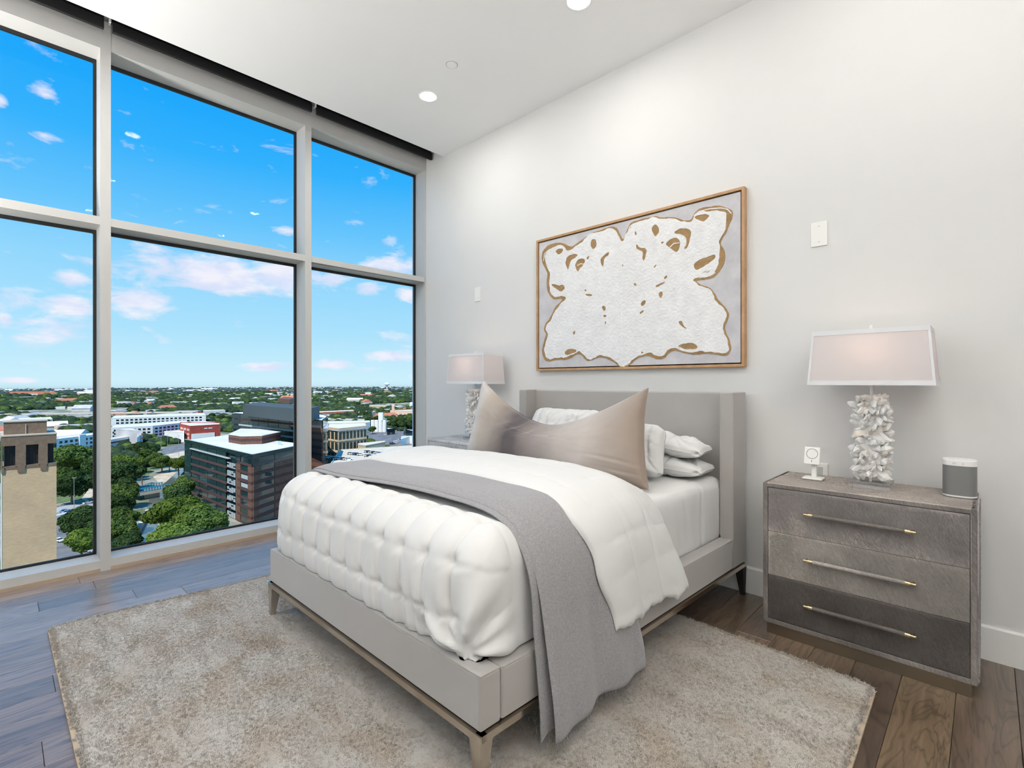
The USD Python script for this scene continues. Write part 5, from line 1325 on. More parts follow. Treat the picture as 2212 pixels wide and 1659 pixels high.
# left glass corner, glass front with brick bands, white gridded stair bay, brick corner
for k in range(8):
    z1 = ZB - 1.5 - k * FH
    obj("window", face_box(A0, A1, 0.0, 0.115, z1 - FH + 0.06, z1 - 0.06, 0.30), "glass_green", ob, False)
    for q in range(4):
        a, b = 0.125 + 0.135 * q, 0.125 + 0.135 * (q + 1)
        obj("window", face_box(A0, A1, a + 0.004, b - 0.004, z1 - FH * 0.68, z1 - 0.05, 0.18), "glass_green", ob, False)
    obj("spandrel", face_box(A0, A1, 0.12, 0.675, z1 - FH, z1 - FH * 0.70, 0.45), "brick_dark" if k else "glass_dark", ob, False)
    if k == 0:
        obj("sun_shelf", face_box(A0, A1, 0.12, 0.72, z1 - FH * 0.72, z1 - FH * 0.60, 1.1), "panel_grey", ob, False)
    else:
        # the white gridded bay: each floor a panel of small panes
        obj("grid_backing", face_box(A0, A1, 0.685, 0.80, z1 - FH * 0.80, z1 - FH * 0.10, 0.25), "glass_dark", ob, False)
        for qx in range(4):
            for qz in range(4):
                if (qx + qz * 3 + k) % 7 == 0:
                    continue
                a = 0.688 + 0.028 * qx
                zz = z1 - FH * 0.78 + FH * 0.168 * qz
                obj("grid_pane", face_box(A0, A1, a, a + 0.022, zz, zz + FH * 0.125, 0.42), "panel_grey", ob, False)
    obj("brick_band", face_box(A0, A1, 0.825, 1.0, z1 - FH, z1 - FH * 0.70, 0.55), "brick_dark", ob, False)
    obj("brick_pier", face_box(A0, A1, 0.805, 0.86, z1 - FH, z1, 0.5), "brick_brown" if k else "glass_dark", ob, False)
    obj("brick_pier", face_box(A0, A1, 0.955, 1.0, z1 - FH, z1, 0.5), "brick_brown" if k else "glass_dark", ob, False)
    obj("window", face_box(A0, A1, 0.865, 0.95, z1 - FH * 0.70, z1 - 0.2, 0.25), "glass_green", ob, False)
    if k in (2, 3):
        obj("window_blind", face_box(A0, A1, 0.868, 0.948, z1 - FH * 0.62, z1 - FH * 0.15, 0.3), "panel_grey", ob, False)
    obj("brick_band", face_box(A1, B1, 0.0, 1.0, z1 - FH, z1 - FH * 0.62, 0.55), "brick_dark" if k else "glass_dark", ob, False)
    obj("brick_pier", face_box(A1, B1, 0.0, 0.08, z1 - FH * 0.64, z1, 0.5), "brick_brown" if k else "glass_dark", ob, False)
    obj("window", face_box(A1, B1, 0.085, 0.335, z1 - FH * 0.62, z1 - 0.15, 0.3), "glass_green", ob, False)
    obj("brick_pier", face_box(A1, B1, 0.34, 1.0, z1 - FH * 0.64, z1, 0.5), "brick_brown" if k else "glass_green", ob, False)
ph = [at(494, 938, ZB + 4.2)[:2], at(521, 942, ZB + 4.2)[:2], at(566, 941, ZB + 4.2)[:2], at(606, 933, ZB + 4.2)[:2], at(560, 927, ZB + 4.2)[:2], at(520, 926, ZB + 4.2)[:2]]
obj("roof_house", ext(ph, ZB - 0.4, ZB + 4.0), "brick_brown", ob, False, label="brown roof house")
obj("roof_house_band", ext(Polygon(ph).buffer(0.08), ZB + 1.4, ZB + 2.6), "brick_dark", ob, False)
obj("roof_house_top", ext(Polygon(ph).buffer(0.12), ZB + 4.0, ZB + 4.3), "roof_white", ob, False)
obj("roof_box", box(*[v for p in zip(at(603, 960, ZB) - 0.8, at(603, 960, ZB) + 0.8) for v in p][:4], ZB - 0.4, ZB + 1.8), "shed_blue", ob, False)

ZC = -20.0
pC = [(501, 890), (697, 906), (708, 897), (640, 884)]
oc, PC, polyC = office("office_block", "taller dark glass office block standing behind the white-roofed one", pC, ZC, 11, None)
C0, C1, C2_ = PC[0], PC[1], PC[2]
for k in range(11):
    z1 = ZC - 1.0 - k * FH
    for q in range(7):
        a, b = q / 7 * 0.80, (q + 1) / 7 * 0.80
        obj("window", face_box(C0, C1, a + 0.002, b - 0.002, z1 - FH * 0.70, z1 - 0.05, 0.15), "glass_dark" if q in (0, 6) else "glass_green", oc, False)
    obj("spandrel", face_box(C0, C1, 0.10, 0.72, z1 - FH, z1 - FH * 0.72, 0.5), "panel_grey" if k in (1, 2) else "brick_dark", oc, False)
    obj("brick_band", face_box(C0, C1, 0.80, 1.0, z1 - FH, z1 - FH * 0.62, 0.55), "brick_dark" if k > 0 else "glass_dark", oc, False)
    obj("brick_pier", face_box(C0, C1, 0.80, 1.0, z1 - FH * 0.63, z1, 0.5), "brick_brown" if k > 0 else "glass_dark", oc, False)
    for q in range(4):
        obj("window", face_box(C1, C2_, 0.02 + 0.245 * q, 0.25 + 0.245 * q, z1 - FH * 0.9, z1 - 0.1, 0.2), "glass_green", oc, False)
obj("plant_screen", ext([at(a, b, ZC + 7)[:2] for a, b in ((525, 873), (660, 884), (690, 877), (560, 868))], ZC - 0.4, ZC + 6.8), "screen_dark", oc, False, label="dark louvred roof plant screen")
obj("roof_house", ext([at(a, b, ZC + 9.5)[:2] for a, b in ((600, 861), (625, 863), (640, 859), (615, 857))], ZC + 6.8, ZC + 9.5), "brick_brown", oc, False)


# --- plain blocks given by their roof corners in the view
BLOCKS = [Polygon(polyB), Polygon(polyC)]


def block(name, label, px, zt, wall, roof="roof_white", cat="building", base=GZ, depth_=18.0, parapet=0.6, group=None):
    """px: the visible roof edge from left to right (two or three corners); the far side is laid parallel."""
    P = [at(a, b, zt)[:2] for a, b in px]
    away = (P[0] + P[-1]) / 2 - EYE[:2]; away /= np.linalg.norm(away)
    poly = Polygon(P + [P[-1] + away * depth_, P[0] + away * depth_]).buffer(0)
    c = np.array(poly.centroid.coords[0])
    BLOCKS.append(poly)
    t = thing(name, label, cat, (c[0], c[1], base), group=group)
    obj("walls", ext(poly, base, zt), wall, t, False)
    obj("roof", ext(poly.buffer(-0.4), zt, zt + 0.25), roof, t, False)
    if parapet:
        obj("parapet", ext(poly.buffer(0.1).difference(poly.buffer(-0.4)), zt, zt + parapet), wall, t, False)
    return t, P


def windows(t, P0, P1, cols, z0s, w, h, mat="glass_dark", u0=0.04, u1=0.96, out=0.08):
    for z in z0s:
        for k in range(cols):
            u = u0 + (u1 - u0) * (k + 0.5) / cols
            obj("window", face_box(P0, P1, u - w / 2, u + w / 2, z, z + h, out), mat, t, False)


def zat(px, py, P):
    """Height of the pixel (px, py) above a known ground spot P."""
    return EYE[2] - (py - CY) / FPX * depth((*P[:2], 0))


t, P = block("apartment_house", "white apartment house with dark windows right of the tan tower", [(122, 950), (205, 940)], -45, "white_wall", depth_=22)
windows(t, P[0], P[1], 7, (-48.5, -52.0, -55.5, -59.0), 0.07, 2.0)
obj("stair_tower", face_box(P[0], P[1], 0.55, 0.72, -62, -43.2, 1.2), "white_wall", t, False)
t, P = block("apartment_house", "long white apartment row beyond the warehouse, nearest wing", [(240, 925), (330, 921), (404, 913)], -49, "white_wall", depth_=40)
windows(t, P[0], P[1], 8, (-52.8, -56.5, -60), 0.07, 2.0); windows(t, P[1], P[2], 8, (-52.8, -56.5, -60), 0.07, 2.0)
t, P = block("apartment_house", "long white apartment row with flat roofs, farthest wing", [(240, 904), (445, 897)], -49, "white_wall", depth_=60)
windows(t, P[0], P[1], 20, (-53, -57), 0.028, 2.2)
t, P = block("apartment_house", "grey and brown terrace in front of the white apartment row", [(240, 929), (282, 926), (312, 933)], -50, "roof_grey", depth_=8)
windows(t, P[0], P[1], 6, (-54, -58), 0.08, 2.0); windows(t, P[1], P[2], 5, (-54, -58), 0.1, 2.0, "brick_brown")
t, P = block("warehouse", "big plain white warehouse left of the red brick hall", [(296, 947), (318, 932), (398, 935)], -55, "white_wall", depth_=40, parapet=1.2)
t, P = block("brick_hall", "red brick hall with a long low white front", [(388, 917), (411, 922), (476, 918)], -48, "brick_red", depth_=26, parapet=1.0)
obj("white_front", face_box(P[1], P[2], 0.03, 0.80, -65, -56.0, 0.5), "white_wall", t, False)
windows(t, P[0], P[1], 3, (-53, -58, -62), 0.22, 2.4, "stucco_pink")
for k in range(10):
    if k != 4:
        obj("lettering", face_box(P[1], P[2], 0.46 + 0.027 * k, 0.46 + 0.027 * k + 0.017, -51.6, -50.1, 0.25), "sign_white", t, False, label="row of small white sign letters")
t, P = block("garage_deck", "low white parking deck with a dark opening behind the apartment house", [(205, 957), (290, 942)], -57, "white_wall", "concrete_cream", depth_=26)
obj("opening", face_box(P[0], P[1], 0.1, 0.95, -60.6, -59.0, 0.1), "gasket", t, False)
t, P = block("market_shed", "long pale shed roof behind the tan tower", [(-40, 912), (114, 905)], -55, "roof_grey", depth_=60, parapet=0)
obj("gable", hull([(*(P[0] + (P[1] - P[0]) * u), z) for u, z in ((0.35, -55), (0.55, -55), (0.45, -50))] + [(*(P[0] + (P[1] - P[0]) * u + (-40, -6)), z) for u, z in ((0.35, -55), (0.55, -55), (0.45, -50))]), "roof_white", t, False)
t, P = block("tan_office", "tan stone office block with rows of dark paired windows", [(706, 925), (731, 928), (792, 922)], -33, "stone_tan", depth_=34, parapet=0.9)
zz = [zat(731, y, P[1]) for y in (945, 960, 974)]
for (a, b, n) in ((P[0], P[1], 3), (P[1], P[2], 8)):
    d_ = 1.0 / n
    for r_, z_ in enumerate((-39.4, -47.0, -54.8)):
        for k in range(n):
            u = d_ * (k + 0.18)
            for q in (0, 1):
                obj("window", face_box(a, b, u + q * d_ * 0.34, u + q * d_ * 0.34 + d_ * 0.30, z_ - 1.0, z_ + 4.4, 0.10), "glass_green", t, False)
obj("cornice", cat_([face_box(P[0], P[1], 0, 1, -34.2, -33.2, 0.6), face_box(P[1], P[2], 0, 1, -34.2, -33.2, 0.6)]), "roof_grey", t, False)
for z_ in (-42.0, -50.0):
    obj("string_course", cat_([face_box(P[0], P[1], 0, 1, z_, z_ + 0.7, 0.35), face_box(P[1], P[2], 0, 1, z_, z_ + 0.7, 0.35)]), "stone_tan", t, False)
t, P = block("stone_annex", "low tan stone annex in front of the tan office block", [(773, 962), (790, 964), (832, 956)], -44.8, "stone_tan", depth_=9)
windows(t, P[1], P[2], 4, (-52.5, -58.0), 0.12, 3.4)
windows(t, P[0], P[1], 2, (-58.0,), 0.22, 3.0)
t, P = block("parking_garage", "cream multi-storey parking garage with cars on its roof", [(712, 1008), (800, 1016), (925, 992)], -46, "concrete_cream", "concrete_cream", depth_=66, parapet=0.9)
windows(t, P[0], P[1], 5, (-51.5, -56.0), 0.13, 2.0); windows(t, P[1], P[2], 6, (-51.5, -55.5), 0.11, 1.8)
garP = P
obj("ramp_opening", ext([at(a, b, -45.7)[:2] for a, b in ((708, 984), (757, 990), (757, 993), (708, 988))], -45.74, -45.66), "gasket", t, False)
obj("ramp_wall", ext([at(a, b, -45.7)[:2] for a, b in ((708, 988.0), (757, 993.0), (757, 994), (708, 989))], -45.7, -44.5), "concrete_cream", t, False)
for px, lab in ((((736, 998), (749, 1001), (766, 996), (753, 993)), "near"), (((825, 983), (836, 984), (855, 980), (842, 977)), "far")):
    zt = -42.4 if lab == "near" else -42.6
    st = thing("stair_tower", f"small dark blue stair tower on the garage roof, the {lab} one", "stair tower", tuple(np.append(np.mean([at(a, b, zt)[:2] for a, b in px], 0), -45.7)))
    Q_ = [at(a, b, zt)[:2] for a, b in px]
    obj("core", ext(Polygon(Q_).buffer(-0.35), -45.7, zt - 0.3), "concrete_cream", st, False)
    obj("roof", ext(Polygon(Q_).buffer(0.25), zt - 0.4, zt), "roof_white", st, False)
    for k in range(4):
        obj("post", box(Q_[k][0] - 0.22, Q_[k][0] + 0.22, Q_[k][1] - 0.22, Q_[k][1] + 0.22, -45.7, zt - 0.35), "steel_blue", st, False)
    obj("wall_panel", face_box(Q_[0], Q_[1], 0.0, 1.0, -45.7, zt - 0.3, 0.15), "steel_blue", st, False)
    obj("lintel", face_box(Q_[1], Q_[2], 0.0, 1.0, zt - 1.1, zt - 0.3, 0.2), "steel_blue", st, False)
    obj("sign", face_box(Q_[0], Q_[1], 0.3, 0.7, zt - 1.5, zt - 0.9, 0.3), "sign_white", st, False)
t, P = block("shopping_hall", "long pinkish market hall with a small square tower", [(803, 892), (815, 886), (906, 888)], -54, "stucco_pink", "roof_white", depth_=60)
obj("tower", ext([at(a, b, -41)[:2] for a, b in ((846, 876.5), (852, 876.5), (852.2, 875.5), (846.2, 875.5))], GZ, -41), "stucco_pink", t, False)
obj("tower_cap", ext(Polygon([at(a, b, -40)[:2] for a, b in ((845.6, 875), (852.4, 875), (852.4, 874), (845.6, 874))]), -41, -39.5), "stucco_pink", t, False)
t, P = block("low_hall", "low hall with an orange brick wall right of the dark glass block", [(655, 893), (765, 888)], -56, "brick_orange", depth_=40)
t, P = block("metal_shed", "white metal shed with a ribbed roof at the car park", [(866, 950), (884, 944), (915, 948)], -58, "white_wall", "shed_blue", depth_=30)
t, P = block("metal_shed", "small white site shed nearest the garage at the car park", [(890, 962), (915, 964)], -60, "white_wall", "roof_white", depth_=10)
t, P = block("store_block", "grey flat-roofed store behind the tan office block", [(706, 914), (760, 921), (800, 912)], -52, "shed_blue", "roof_white", depth_=26)
t, P = block("store_block", "dark low store with a white awning beyond the car park", [(836, 928), (862, 925), (892, 932)], -58, "glass_dark", "roof_white", depth_=20)
sil = thing("silo_house", "cluster of white silos with a tall head house", "silos", tuple(at(820, 932, GZ)))
cS = at(818, 933, GZ)
for k in range(4):
    o_ = RT * (k - 1.5) * 5.2
    obj("silo", cyl(cS + o_ + (0, 0, 0.0), cS + o_ + (0, 0, 16.0), 2.6, 20), "white_wall", sil, 40)
obj("head_house", hull([cS + RT * a + FW * b + (0, 0, z_) for a in (0, 6) for b in (-2, 2) for z_ in (15.5, 26)]), "white_wall", sil, False)
obj("leg_frame", cat_([cyl(cS + RT * 7 + (0, 0, 0), cS + RT * 7 + (0, 0, 22), 0.25, 6), cyl(cS + RT * 10 + (0, 0, 0), cS + RT * 10 + (0, 0, 18), 0.25, 6), cyl(cS + RT * 6 + (0, 0, 17.5), cS + RT * 11 + (0, 0, 17.5), 0.3, 6)]), "shed_blue", sil)
wt = thing("water_tower", "white water tower on the skyline", "water tower", tuple(at(836, 844.5, GZ)))
cw = at(836, 844.5, GZ)
obj("tank", trimesh.creation.icosphere(2, 20).apply_scale([1, 1, 0.62]).apply_translation(cw + (0, 0, 52)), "white_wall", wt, True)
obj("column", cyl(cw, cw + (0, 0, 44), 6.0, 14), "white_wall", wt)
t, P = block("mission_hall", "wide red roofed hall near the skyline at the left", [(20, 847.5), (120, 847)], -46, "brick_orange", "brick_orange", depth_=200)
for px, py, w, lab in ((323, 883, 10, "orange"), (288, 876, 12, "red")):
    c = at(px, py, GZ)
    s_ = thing("billboard", f"{lab} billboard among the far low buildings", "billboard", tuple(c))
    obj("panel", hull([c + RT * a + FW * b + (0, 0, z_) for a in (-w / 2, w / 2) for b in (0, 0.8) for z_ in (6, 17 if lab == "orange" else 13)]), "brick_orange" if lab == "orange" else "brick_red", s_, False)
    obj("post", cyl(c + FW * 1.2, c + FW * 1.2 + (0, 0, 12), 0.5, 8), "pole_grey", s_)
# elevated motorway
for k, (a, b, lab) in enumerate((((-60, 896), (420, 890), "left of the red brick hall"), ((640, 903), (930, 912), "behind the tan office block"))):
    A_, B_ = at(*a, -57), at(*b, -57)
    d_ = (B_ - A_)[:2]; d_ /= np.linalg.norm(d_); n_ = np.array([-d_[1], d_[0]]) * 9
    hw_ = thing("motorway", f"long pale elevated motorway {lab}", "motorway", tuple(np.append((A_[:2] + B_[:2]) / 2, GZ)))
    obj("deck", ext([A_[:2] - n_, B_[:2] - n_, B_[:2] + n_, A_[:2] + n_], -58.6, -57), "road_grey", hw_, False)
    obj("barrier", ext([A_[:2] - n_, B_[:2] - n_, B_[:2] - n_ * 0.95, A_[:2] - n_ * 0.95], -57, -56), "concrete_cream", hw_, False)
    obj("barrier", ext([A_[:2] + n_, B_[:2] + n_, B_[:2] + n_ * 0.95, A_[:2] + n_ * 0.95], -57, -56), "concrete_cream", hw_, False)
    L_ = np.linalg.norm((B_ - A_)[:2])
    for q in np.arange(20, L_, 40):
        p = A_[:2] + d_ * q
        obj("pier", box(p[0] - 1.2, p[0] + 1.2, p[1] - 1.2, p[1] + 1.2, GZ, -58.5), "concrete_cream", hw_, False)

# --- bridge with blue railings
br_ = thing("bridge", "concrete road bridge with bright blue railings over the river", "bridge", tuple(at(330, 1066, GZ)))
zb_ = -60.5
D0, D1 = at(296, 1066, zb_), at(372, 1053, zb_)
dd = (D1 - D0)[:2]; Lb = np.linalg.norm(dd); dd /= Lb; nn_ = np.array([-dd[1], dd[0]])
if nn_ @ (D0[:2] - EYE[:2]) < 0:
    nn_ = -nn_
obj("deck", ext([D0[:2], D1[:2], D1[:2] + nn_ * 11, D0[:2] + nn_ * 11], zb_ - 1.6, zb_), "concrete_cream", br_, False)
obj("road_surface", ext([D0[:2] + nn_, D1[:2] + nn_, D1[:2] + nn_ * 10, D0[:2] + nn_ * 10], zb_, zb_ + 0.1), "asphalt", br_, False)
for q in (0.46, 0.58):
    p = D0[:2] + dd * Lb * q + nn_ * 4
    obj("pier", box(p[0] - 1.0, p[0] + 1.0, p[1] - 2.5, p[1] + 2.5, GZ - 0.5, zb_ - 1.5), "concrete_cream", br_, False)
for off in (0.3, 10.6):
    p0, p1 = np.append(D0[:2] + nn_ * off, zb_), np.append(D1[:2] + nn_ * off, zb_)
    obj("rail", cat_([cyl(p0 + (0, 0, h_), p1 + (0, 0, h_), 0.20, 6) for h_ in (0.5, 1.9)]), "bridge_blue", br_, label="blue railing")
    for q in np.linspace(0.02, 0.98, 13):
        p = p0 + (p1 - p0) * q
        obj("rail_post", cyl(p, p + (0, 0, 2.3), 0.16, 6), "steel_blue", br_)

# --- retaining walls of the river
for k, (px, lab) in enumerate(((((318, 1112), (309, 1130), (300, 1148), (300, 1150), (309, 1132), (318, 1114)), "left"), (((346, 1158), (338, 1182), (340, 1184), (349, 1160)), "right"))):
    obj("river_embankment", ext(Polygon([at(a, b, GZ)[:2] for a, b in px]).buffer(0.7), GZ, GZ + 2.6), "concrete_cream", smooth=False, label=f"pale concrete retaining wall on the river's {lab} bank", cat="wall")

# --- trees
noisy("bark", (0.10, 0.075, 0.05), (0.16, 0.12, 0.09), 1.0, 0.95)


def leaf_mat(name, c1, c2):
    MATS[name] = usdkit.material(stage, L(name), {
        "g": ("geometry", {}), "n": ("noise_texture", {"scale": 0.55, "detail": 3.0}), "oi": ("object_info", {}),
        "r": ("rgb_ramp", {"ramp": [(0, c1), (0.38, c1), (0.62, c2), (1, c2)]}),
        "hv": ("hsv", {}), "vr": ("map_range", {"to_min": 0.7, "to_max": 1.25}),
        "d": ("diffuse_bsdf", {}), "t": ("translucent_bsdf", {}), "m": ("mix_closure", {"fac": 0.3})},
        [("g.position", "n.vector"), ("n.fac", "r.fac"), ("oi.random", "vr.value"), ("vr.result", "hv.value"), ("r.color", "hv.color"), ("hv.color", "d.color"), ("hv.color", "t.color"), ("d.BSDF", "m.closure1"), ("t.BSDF", "m.closure2")], surface="m.closure")


leaf_mat("leaf_mid", (0.060, 0.105, 0.026), (0.13, 0.195, 0.05))
leaf_mat("leaf_dark", (0.038, 0.072, 0.024), (0.075, 0.122, 0.040))
leaf_mat("leaf_bright", (0.085, 0.14, 0.022), (0.17, 0.235, 0.05))
leaf_mat("leaf_far", (0.030, 0.058, 0.034), (0.058, 0.092, 0.050))
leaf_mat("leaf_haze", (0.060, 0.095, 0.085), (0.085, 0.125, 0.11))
leaf_mat("palm_leaf", (0.10, 0.11, 0.05), (0.20, 0.19, 0.10))


def crown(seed, n=1700, h=12.0, w=5.6, leaf=0.36):
    """Leaves on the shells of several lobes, as one mesh."""
    r = np.random.default_rng(seed)
    lobes = [(np.array([r.normal(0, w * 0.33), r.normal(0, w * 0.33), h * r.uniform(0.42, 0.82)]), w * r.uniform(0.36, 0.56)) for _ in range(10)]
    lobes.append((np.array([0, 0, h * 0.72]), w * 0.6))
    V, F = [], []
    for k in range(n):
        c, rad = lobes[int(r.integers(len(lobes)))]
        d = r.normal(0, 1, 3); d /= np.linalg.norm(d)
        if d[2] < -0.4 and r.uniform() < 0.6:
            d[2] *= -1
        p = c + d * rad * r.uniform(0.82, 1.05) * np.array([1, 1, 0.8])
        nn = d + r.normal(0, 0.45, 3); nn /= np.linalg.norm(nn)
        a = np.cross(nn, r.normal(0, 1, 3)); a /= np.linalg.norm(a); b = np.cross(nn, a)
        s = leaf * r.uniform(0.6, 1.25)
        i = len(V)
        V += [p - a * s - b * s * 0.5, p + a * s * 0.4 - b * s * 0.9, p + a * s + b * s * 0.4, p - a * s * 0.3 + b * s * 0.9]
        F += [(i, i + 1, i + 2), (i, i + 2, i + 3)]
    return (np.array(V), np.array(F)), lobes


def tree_proto(name, label, seed, mat, loc, rotz, sc, group, n=1700):
    t = thing(name, label, "tree", loc, rotz, sc, group)
    (V, F), lobes = crown(seed, n)
    core = cat_([trimesh.creation.icosphere(1, rad * 0.80).apply_scale([1, 1, 0.8]).apply_translation(c) for c, rad in lobes])
    f = obj("foliage", (V, F), mat, t, False, local=True)
    obj("inner_foliage", core, mat, f, True, local=True)
    obj("trunk", cat_([cyl((0, 0, -0.3), (0.1, 0, 6.5), 0.38, 8, 0.22)] + [cyl((0.1, 0, 5 + k * 0.3), tuple(lobes[k][0]), 0.14, 6, 0.06) for k in range(5)]), "bark", t, local=True)
    return t


# pixel of the foot, pixel row of the top, kind
NEAR = [(147, 1032, 962, 0), (188, 1024, 966, 0), (163, 1018, 968, 2), (205, 1018, 974, 0), (155, 1090, 1026, 1), (175, 1168, 1096, 1), (196, 1172, 1112, 1), (176, 1212, 1146, 3), (205, 1180, 1128, 1), (135, 1062, 1010, 0),
        (254, 1040, 985, 2), (270, 1062, 998, 1), (292, 1024, 990, 2), (316, 1004, 970, 0), (350, 1022, 984, 0), (302, 992, 957, 1), (285, 982, 960, 1), (330, 985, 960, 1), (366, 1020, 990, 2), (386, 1026, 990, 2), (398, 1018, 985, 0), (337, 1012, 978, 0), (252, 985, 972, 1),
        (262, 1100, 1045, 0), (258, 1130, 1072, 1), (270, 1082, 1034, 1), (262, 1158, 1098, 0), (250, 1185, 1120, 0), (284, 1196, 1148, 1), (264, 1215, 1160, 1), (300, 1215, 1175, 1), (246, 1100, 1058, 1),
        (392, 1096, 1038, 0), (388, 1112, 1052, 1), (396, 1075, 1030, 0), (385, 1172, 1078, 3), (358, 1150, 1090, 3), (415, 1172, 1090, 3), (440, 1176, 1096, 0), (462, 1180, 1112, 0), (370, 1215, 1135, 3), (405, 1225, 1140, 0), (440, 1235, 1150, 1), (480, 1200, 1140, 1),
        (238, 1045, 1000, 1), (222, 1075, 1010, 1), (215, 1040, 980, 1), (475, 912, 896, 1), (460, 908, 893, 1), (490, 915, 900, 1), (512, 940, 925, 1),
        (800, 925, 903, 1), (815, 920, 899, 1), (850, 928, 905, 1), (868, 930, 900, 1), (884, 928, 896, 0), (898, 932, 898, 1), (838, 920, 900, 1), (905, 938, 910, 0), (805, 938, 921, 0),
        (826, 895, 885, 1), (845, 898, 888, 0), (782, 898, 885, 1), (790, 902, 889, 1), (815, 978, 966, 0), (800, 976, 968, 1), (885, 910, 893, 0), (900, 912, 893, 1)]
KN = [("mid green", "leaf_mid", 11), ("dark green", "leaf_dark", 12), ("yellow green", "leaf_bright", 13), ("broad bright green", "leaf_bright", 14)]


def spot(px, py):
    if px < 225:
        side = "in the lot right of the tan tower" if py > 1100 else "in the park right of the tan tower"
    elif px < 500:
        side = "on the river's near right bank" if px > 345 and py > 1060 else "along the river's left bank" if py > 1040 else "behind the bridge"
        if py < 950:
            side = "beside the red brick hall"
    else:
        side = "around the car park beyond the garage" if py > 905 else "near the pink market hall"
    return side


PROTO = {}
for k, (px, pb, pt, kd) in enumerate(NEAR):
    p = at(px, pb, GZ)
    h = (pb - pt) / FPX * depth(p)
    sc = np.array([h / 11.2 * 1.1, h / 11.2 * 1.1, h / 11.2])
    nm, mt, sd = KN[kd]
    # size and place make the label; trees of one kind at one place share it, with their group
    lab = f"{nm} leafy tree {spot(px, pb)}"
    grp = f"{nm} trees {spot(px, pb)}"
    rz = float(RNG.uniform(0, 360))
    if kd not in PROTO:
        PROTO[kd] = tree_proto("leafy_tree", lab, sd, mt, tuple(p), rz, sc, grp, 7000 if kd == 3 else 5200)
    else:
        dup(PROTO[kd], tuple(p), rz, sc, lab, "tree", grp)

pc_ = at(307, 1048, GZ)
pm_ = thing("palm_tree", "slim palm tree standing left of the blue-railed bridge", "palm", tuple(pc_))
obj("trunk", cyl(pc_, pc_ + (0, 0, 9.0), 0.32, 8, 0.24), "bark", pm_)
Vp, Fp = [], []
for k in range(34):
    a, el = RNG.uniform(0, 2 * PI), RNG.uniform(-0.9, 0.9)
    d = np.array([math.cos(a) * math.cos(el), math.sin(a) * math.cos(el), math.sin(el)]); s_ = np.array([-math.sin(a), math.cos(a), 0]) * 0.22
    c = pc_ + (0, 0, 9.2); i = len(Vp)
    m1, m2 = c + d * 1.6, c + d * 2.9 - (0, 0, 0.7)
    Vp += [c, m1 - s_ * 1.4, m1 + s_ * 1.4, m2]; Fp += [(i, i + 1, i + 2), (i + 1, i + 3, i + 2)]
obj("fronds", (np.array(Vp), np.array(Fp)), "palm_leaf", pm_, False)

# the far town: tree cover that nobody could count, and its low houses
r = np.random.default_rng(21)


def blob(seed):
    rr_ = np.random.default_rng(seed)
    m = trimesh.creation.icosphere(2, 1.0)
    m.vertices *= (0.75 + 0.5 * fbm(m.vertices * 2.2 + seed, 3, seed))[:, None]
    m.vertices[:, 2] = m.vertices[:, 2] * 0.75 + 0.45
    return m


taken = [p.buffer(7) for p in BLOCKS] + [Polygon([at(a, b, GZ)[:2] for a, b in q]).buffer(3) for q in (
    [(345, 968), (400, 958), (404, 990), (340, 992)], [(792, 925), (905, 935), (905, 985), (828, 968), (795, 950)], [(395, 935), (690, 930), (690, 1200), (395, 1200)])]
pts_, scl = [], []
for n_, d0, d1, s0, s1 in ((700, 470, 680, 3.6, 6.0), (6500, 660, 1500, 4.0, 8.0), (12000, 1400, 3000, 5.0, 10.0), (5000, 2900, 5850, 9.0, 16.0)):
    dist = np.sqrt(r.uniform(d0 ** 2, d1 ** 2, n_ * 2)); az = np.radians(r.uniform(-50, 0, n_ * 2))
    xy = EYE[:2] + dist[:, None] * (np.cos(az)[:, None] * FW[:2] + np.sin(az)[:, None] * RT[:2])
    cl = fbm(np.column_stack([xy / 160.0, np.zeros(len(xy))]), 3, 17)
    ok = cl > (0.46 if d0 < 600 else 0.44 if d0 < 1000 else 0.40 if d0 < 2500 else 0.38)
    for T in taken:
        ok &= ~shapely.contains_xy(T, xy[:, 0], xy[:, 1])
    xy = xy[ok][:n_]
    pts_.append(np.column_stack([xy, np.full(len(xy), GZ)])); scl.append(r.uniform(s0, s1, len(xy)))
pts_, scl = np.vstack(pts_), np.concatenate(scl)
far = thing("tree_cover", "dark green tree cover over the far town up to the skyline", "trees", tuple(at(450, 850, GZ)), kind="stuff")
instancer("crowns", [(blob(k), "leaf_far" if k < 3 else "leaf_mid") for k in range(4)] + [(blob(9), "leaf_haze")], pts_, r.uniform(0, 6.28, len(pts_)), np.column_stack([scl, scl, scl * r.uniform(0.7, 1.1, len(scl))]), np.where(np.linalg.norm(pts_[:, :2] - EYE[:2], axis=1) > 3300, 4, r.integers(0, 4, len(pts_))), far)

# beyond the buildings that can be told apart: a scatter of distant roofs, too small to count
nd = 900
dist = np.sqrt(r.uniform(1900 ** 2, 5850 ** 2, nd)); az = np.radians(r.uniform(-50, 0, nd))
xy = EYE[:2] + dist[:, None] * (np.cos(az)[:, None] * FW[:2] + np.sin(az)[:, None] * RT[:2])
sc_ = np.column_stack([r.uniform(8, 26, nd) * (0.6 + dist / 4500), r.uniform(8, 22, nd) * (0.6 + dist / 4500), r.uniform(5, 9, nd) * (0.7 + dist / 4500)])
dr_ = thing("distant_roofs", "specks of pale roofs scattered along the skyline band", "buildings", tuple(at(450, 842, GZ)), kind="stuff")
instancer("roofs", [(box(-0.5, 0.5, -0.5, 0.5, 0, 1), m) for m in ("white_wall", "roof_white", "concrete_cream", "roof_grey", "stucco_pink", "brick_orange")], np.column_stack([xy, np.full(nd, GZ)]), r.uniform(0, 3.1, nd), sc_, r.choice(6, nd, p=(0.3, 0.25, 0.2, 0.15, 0.07, 0.03)), dr_)

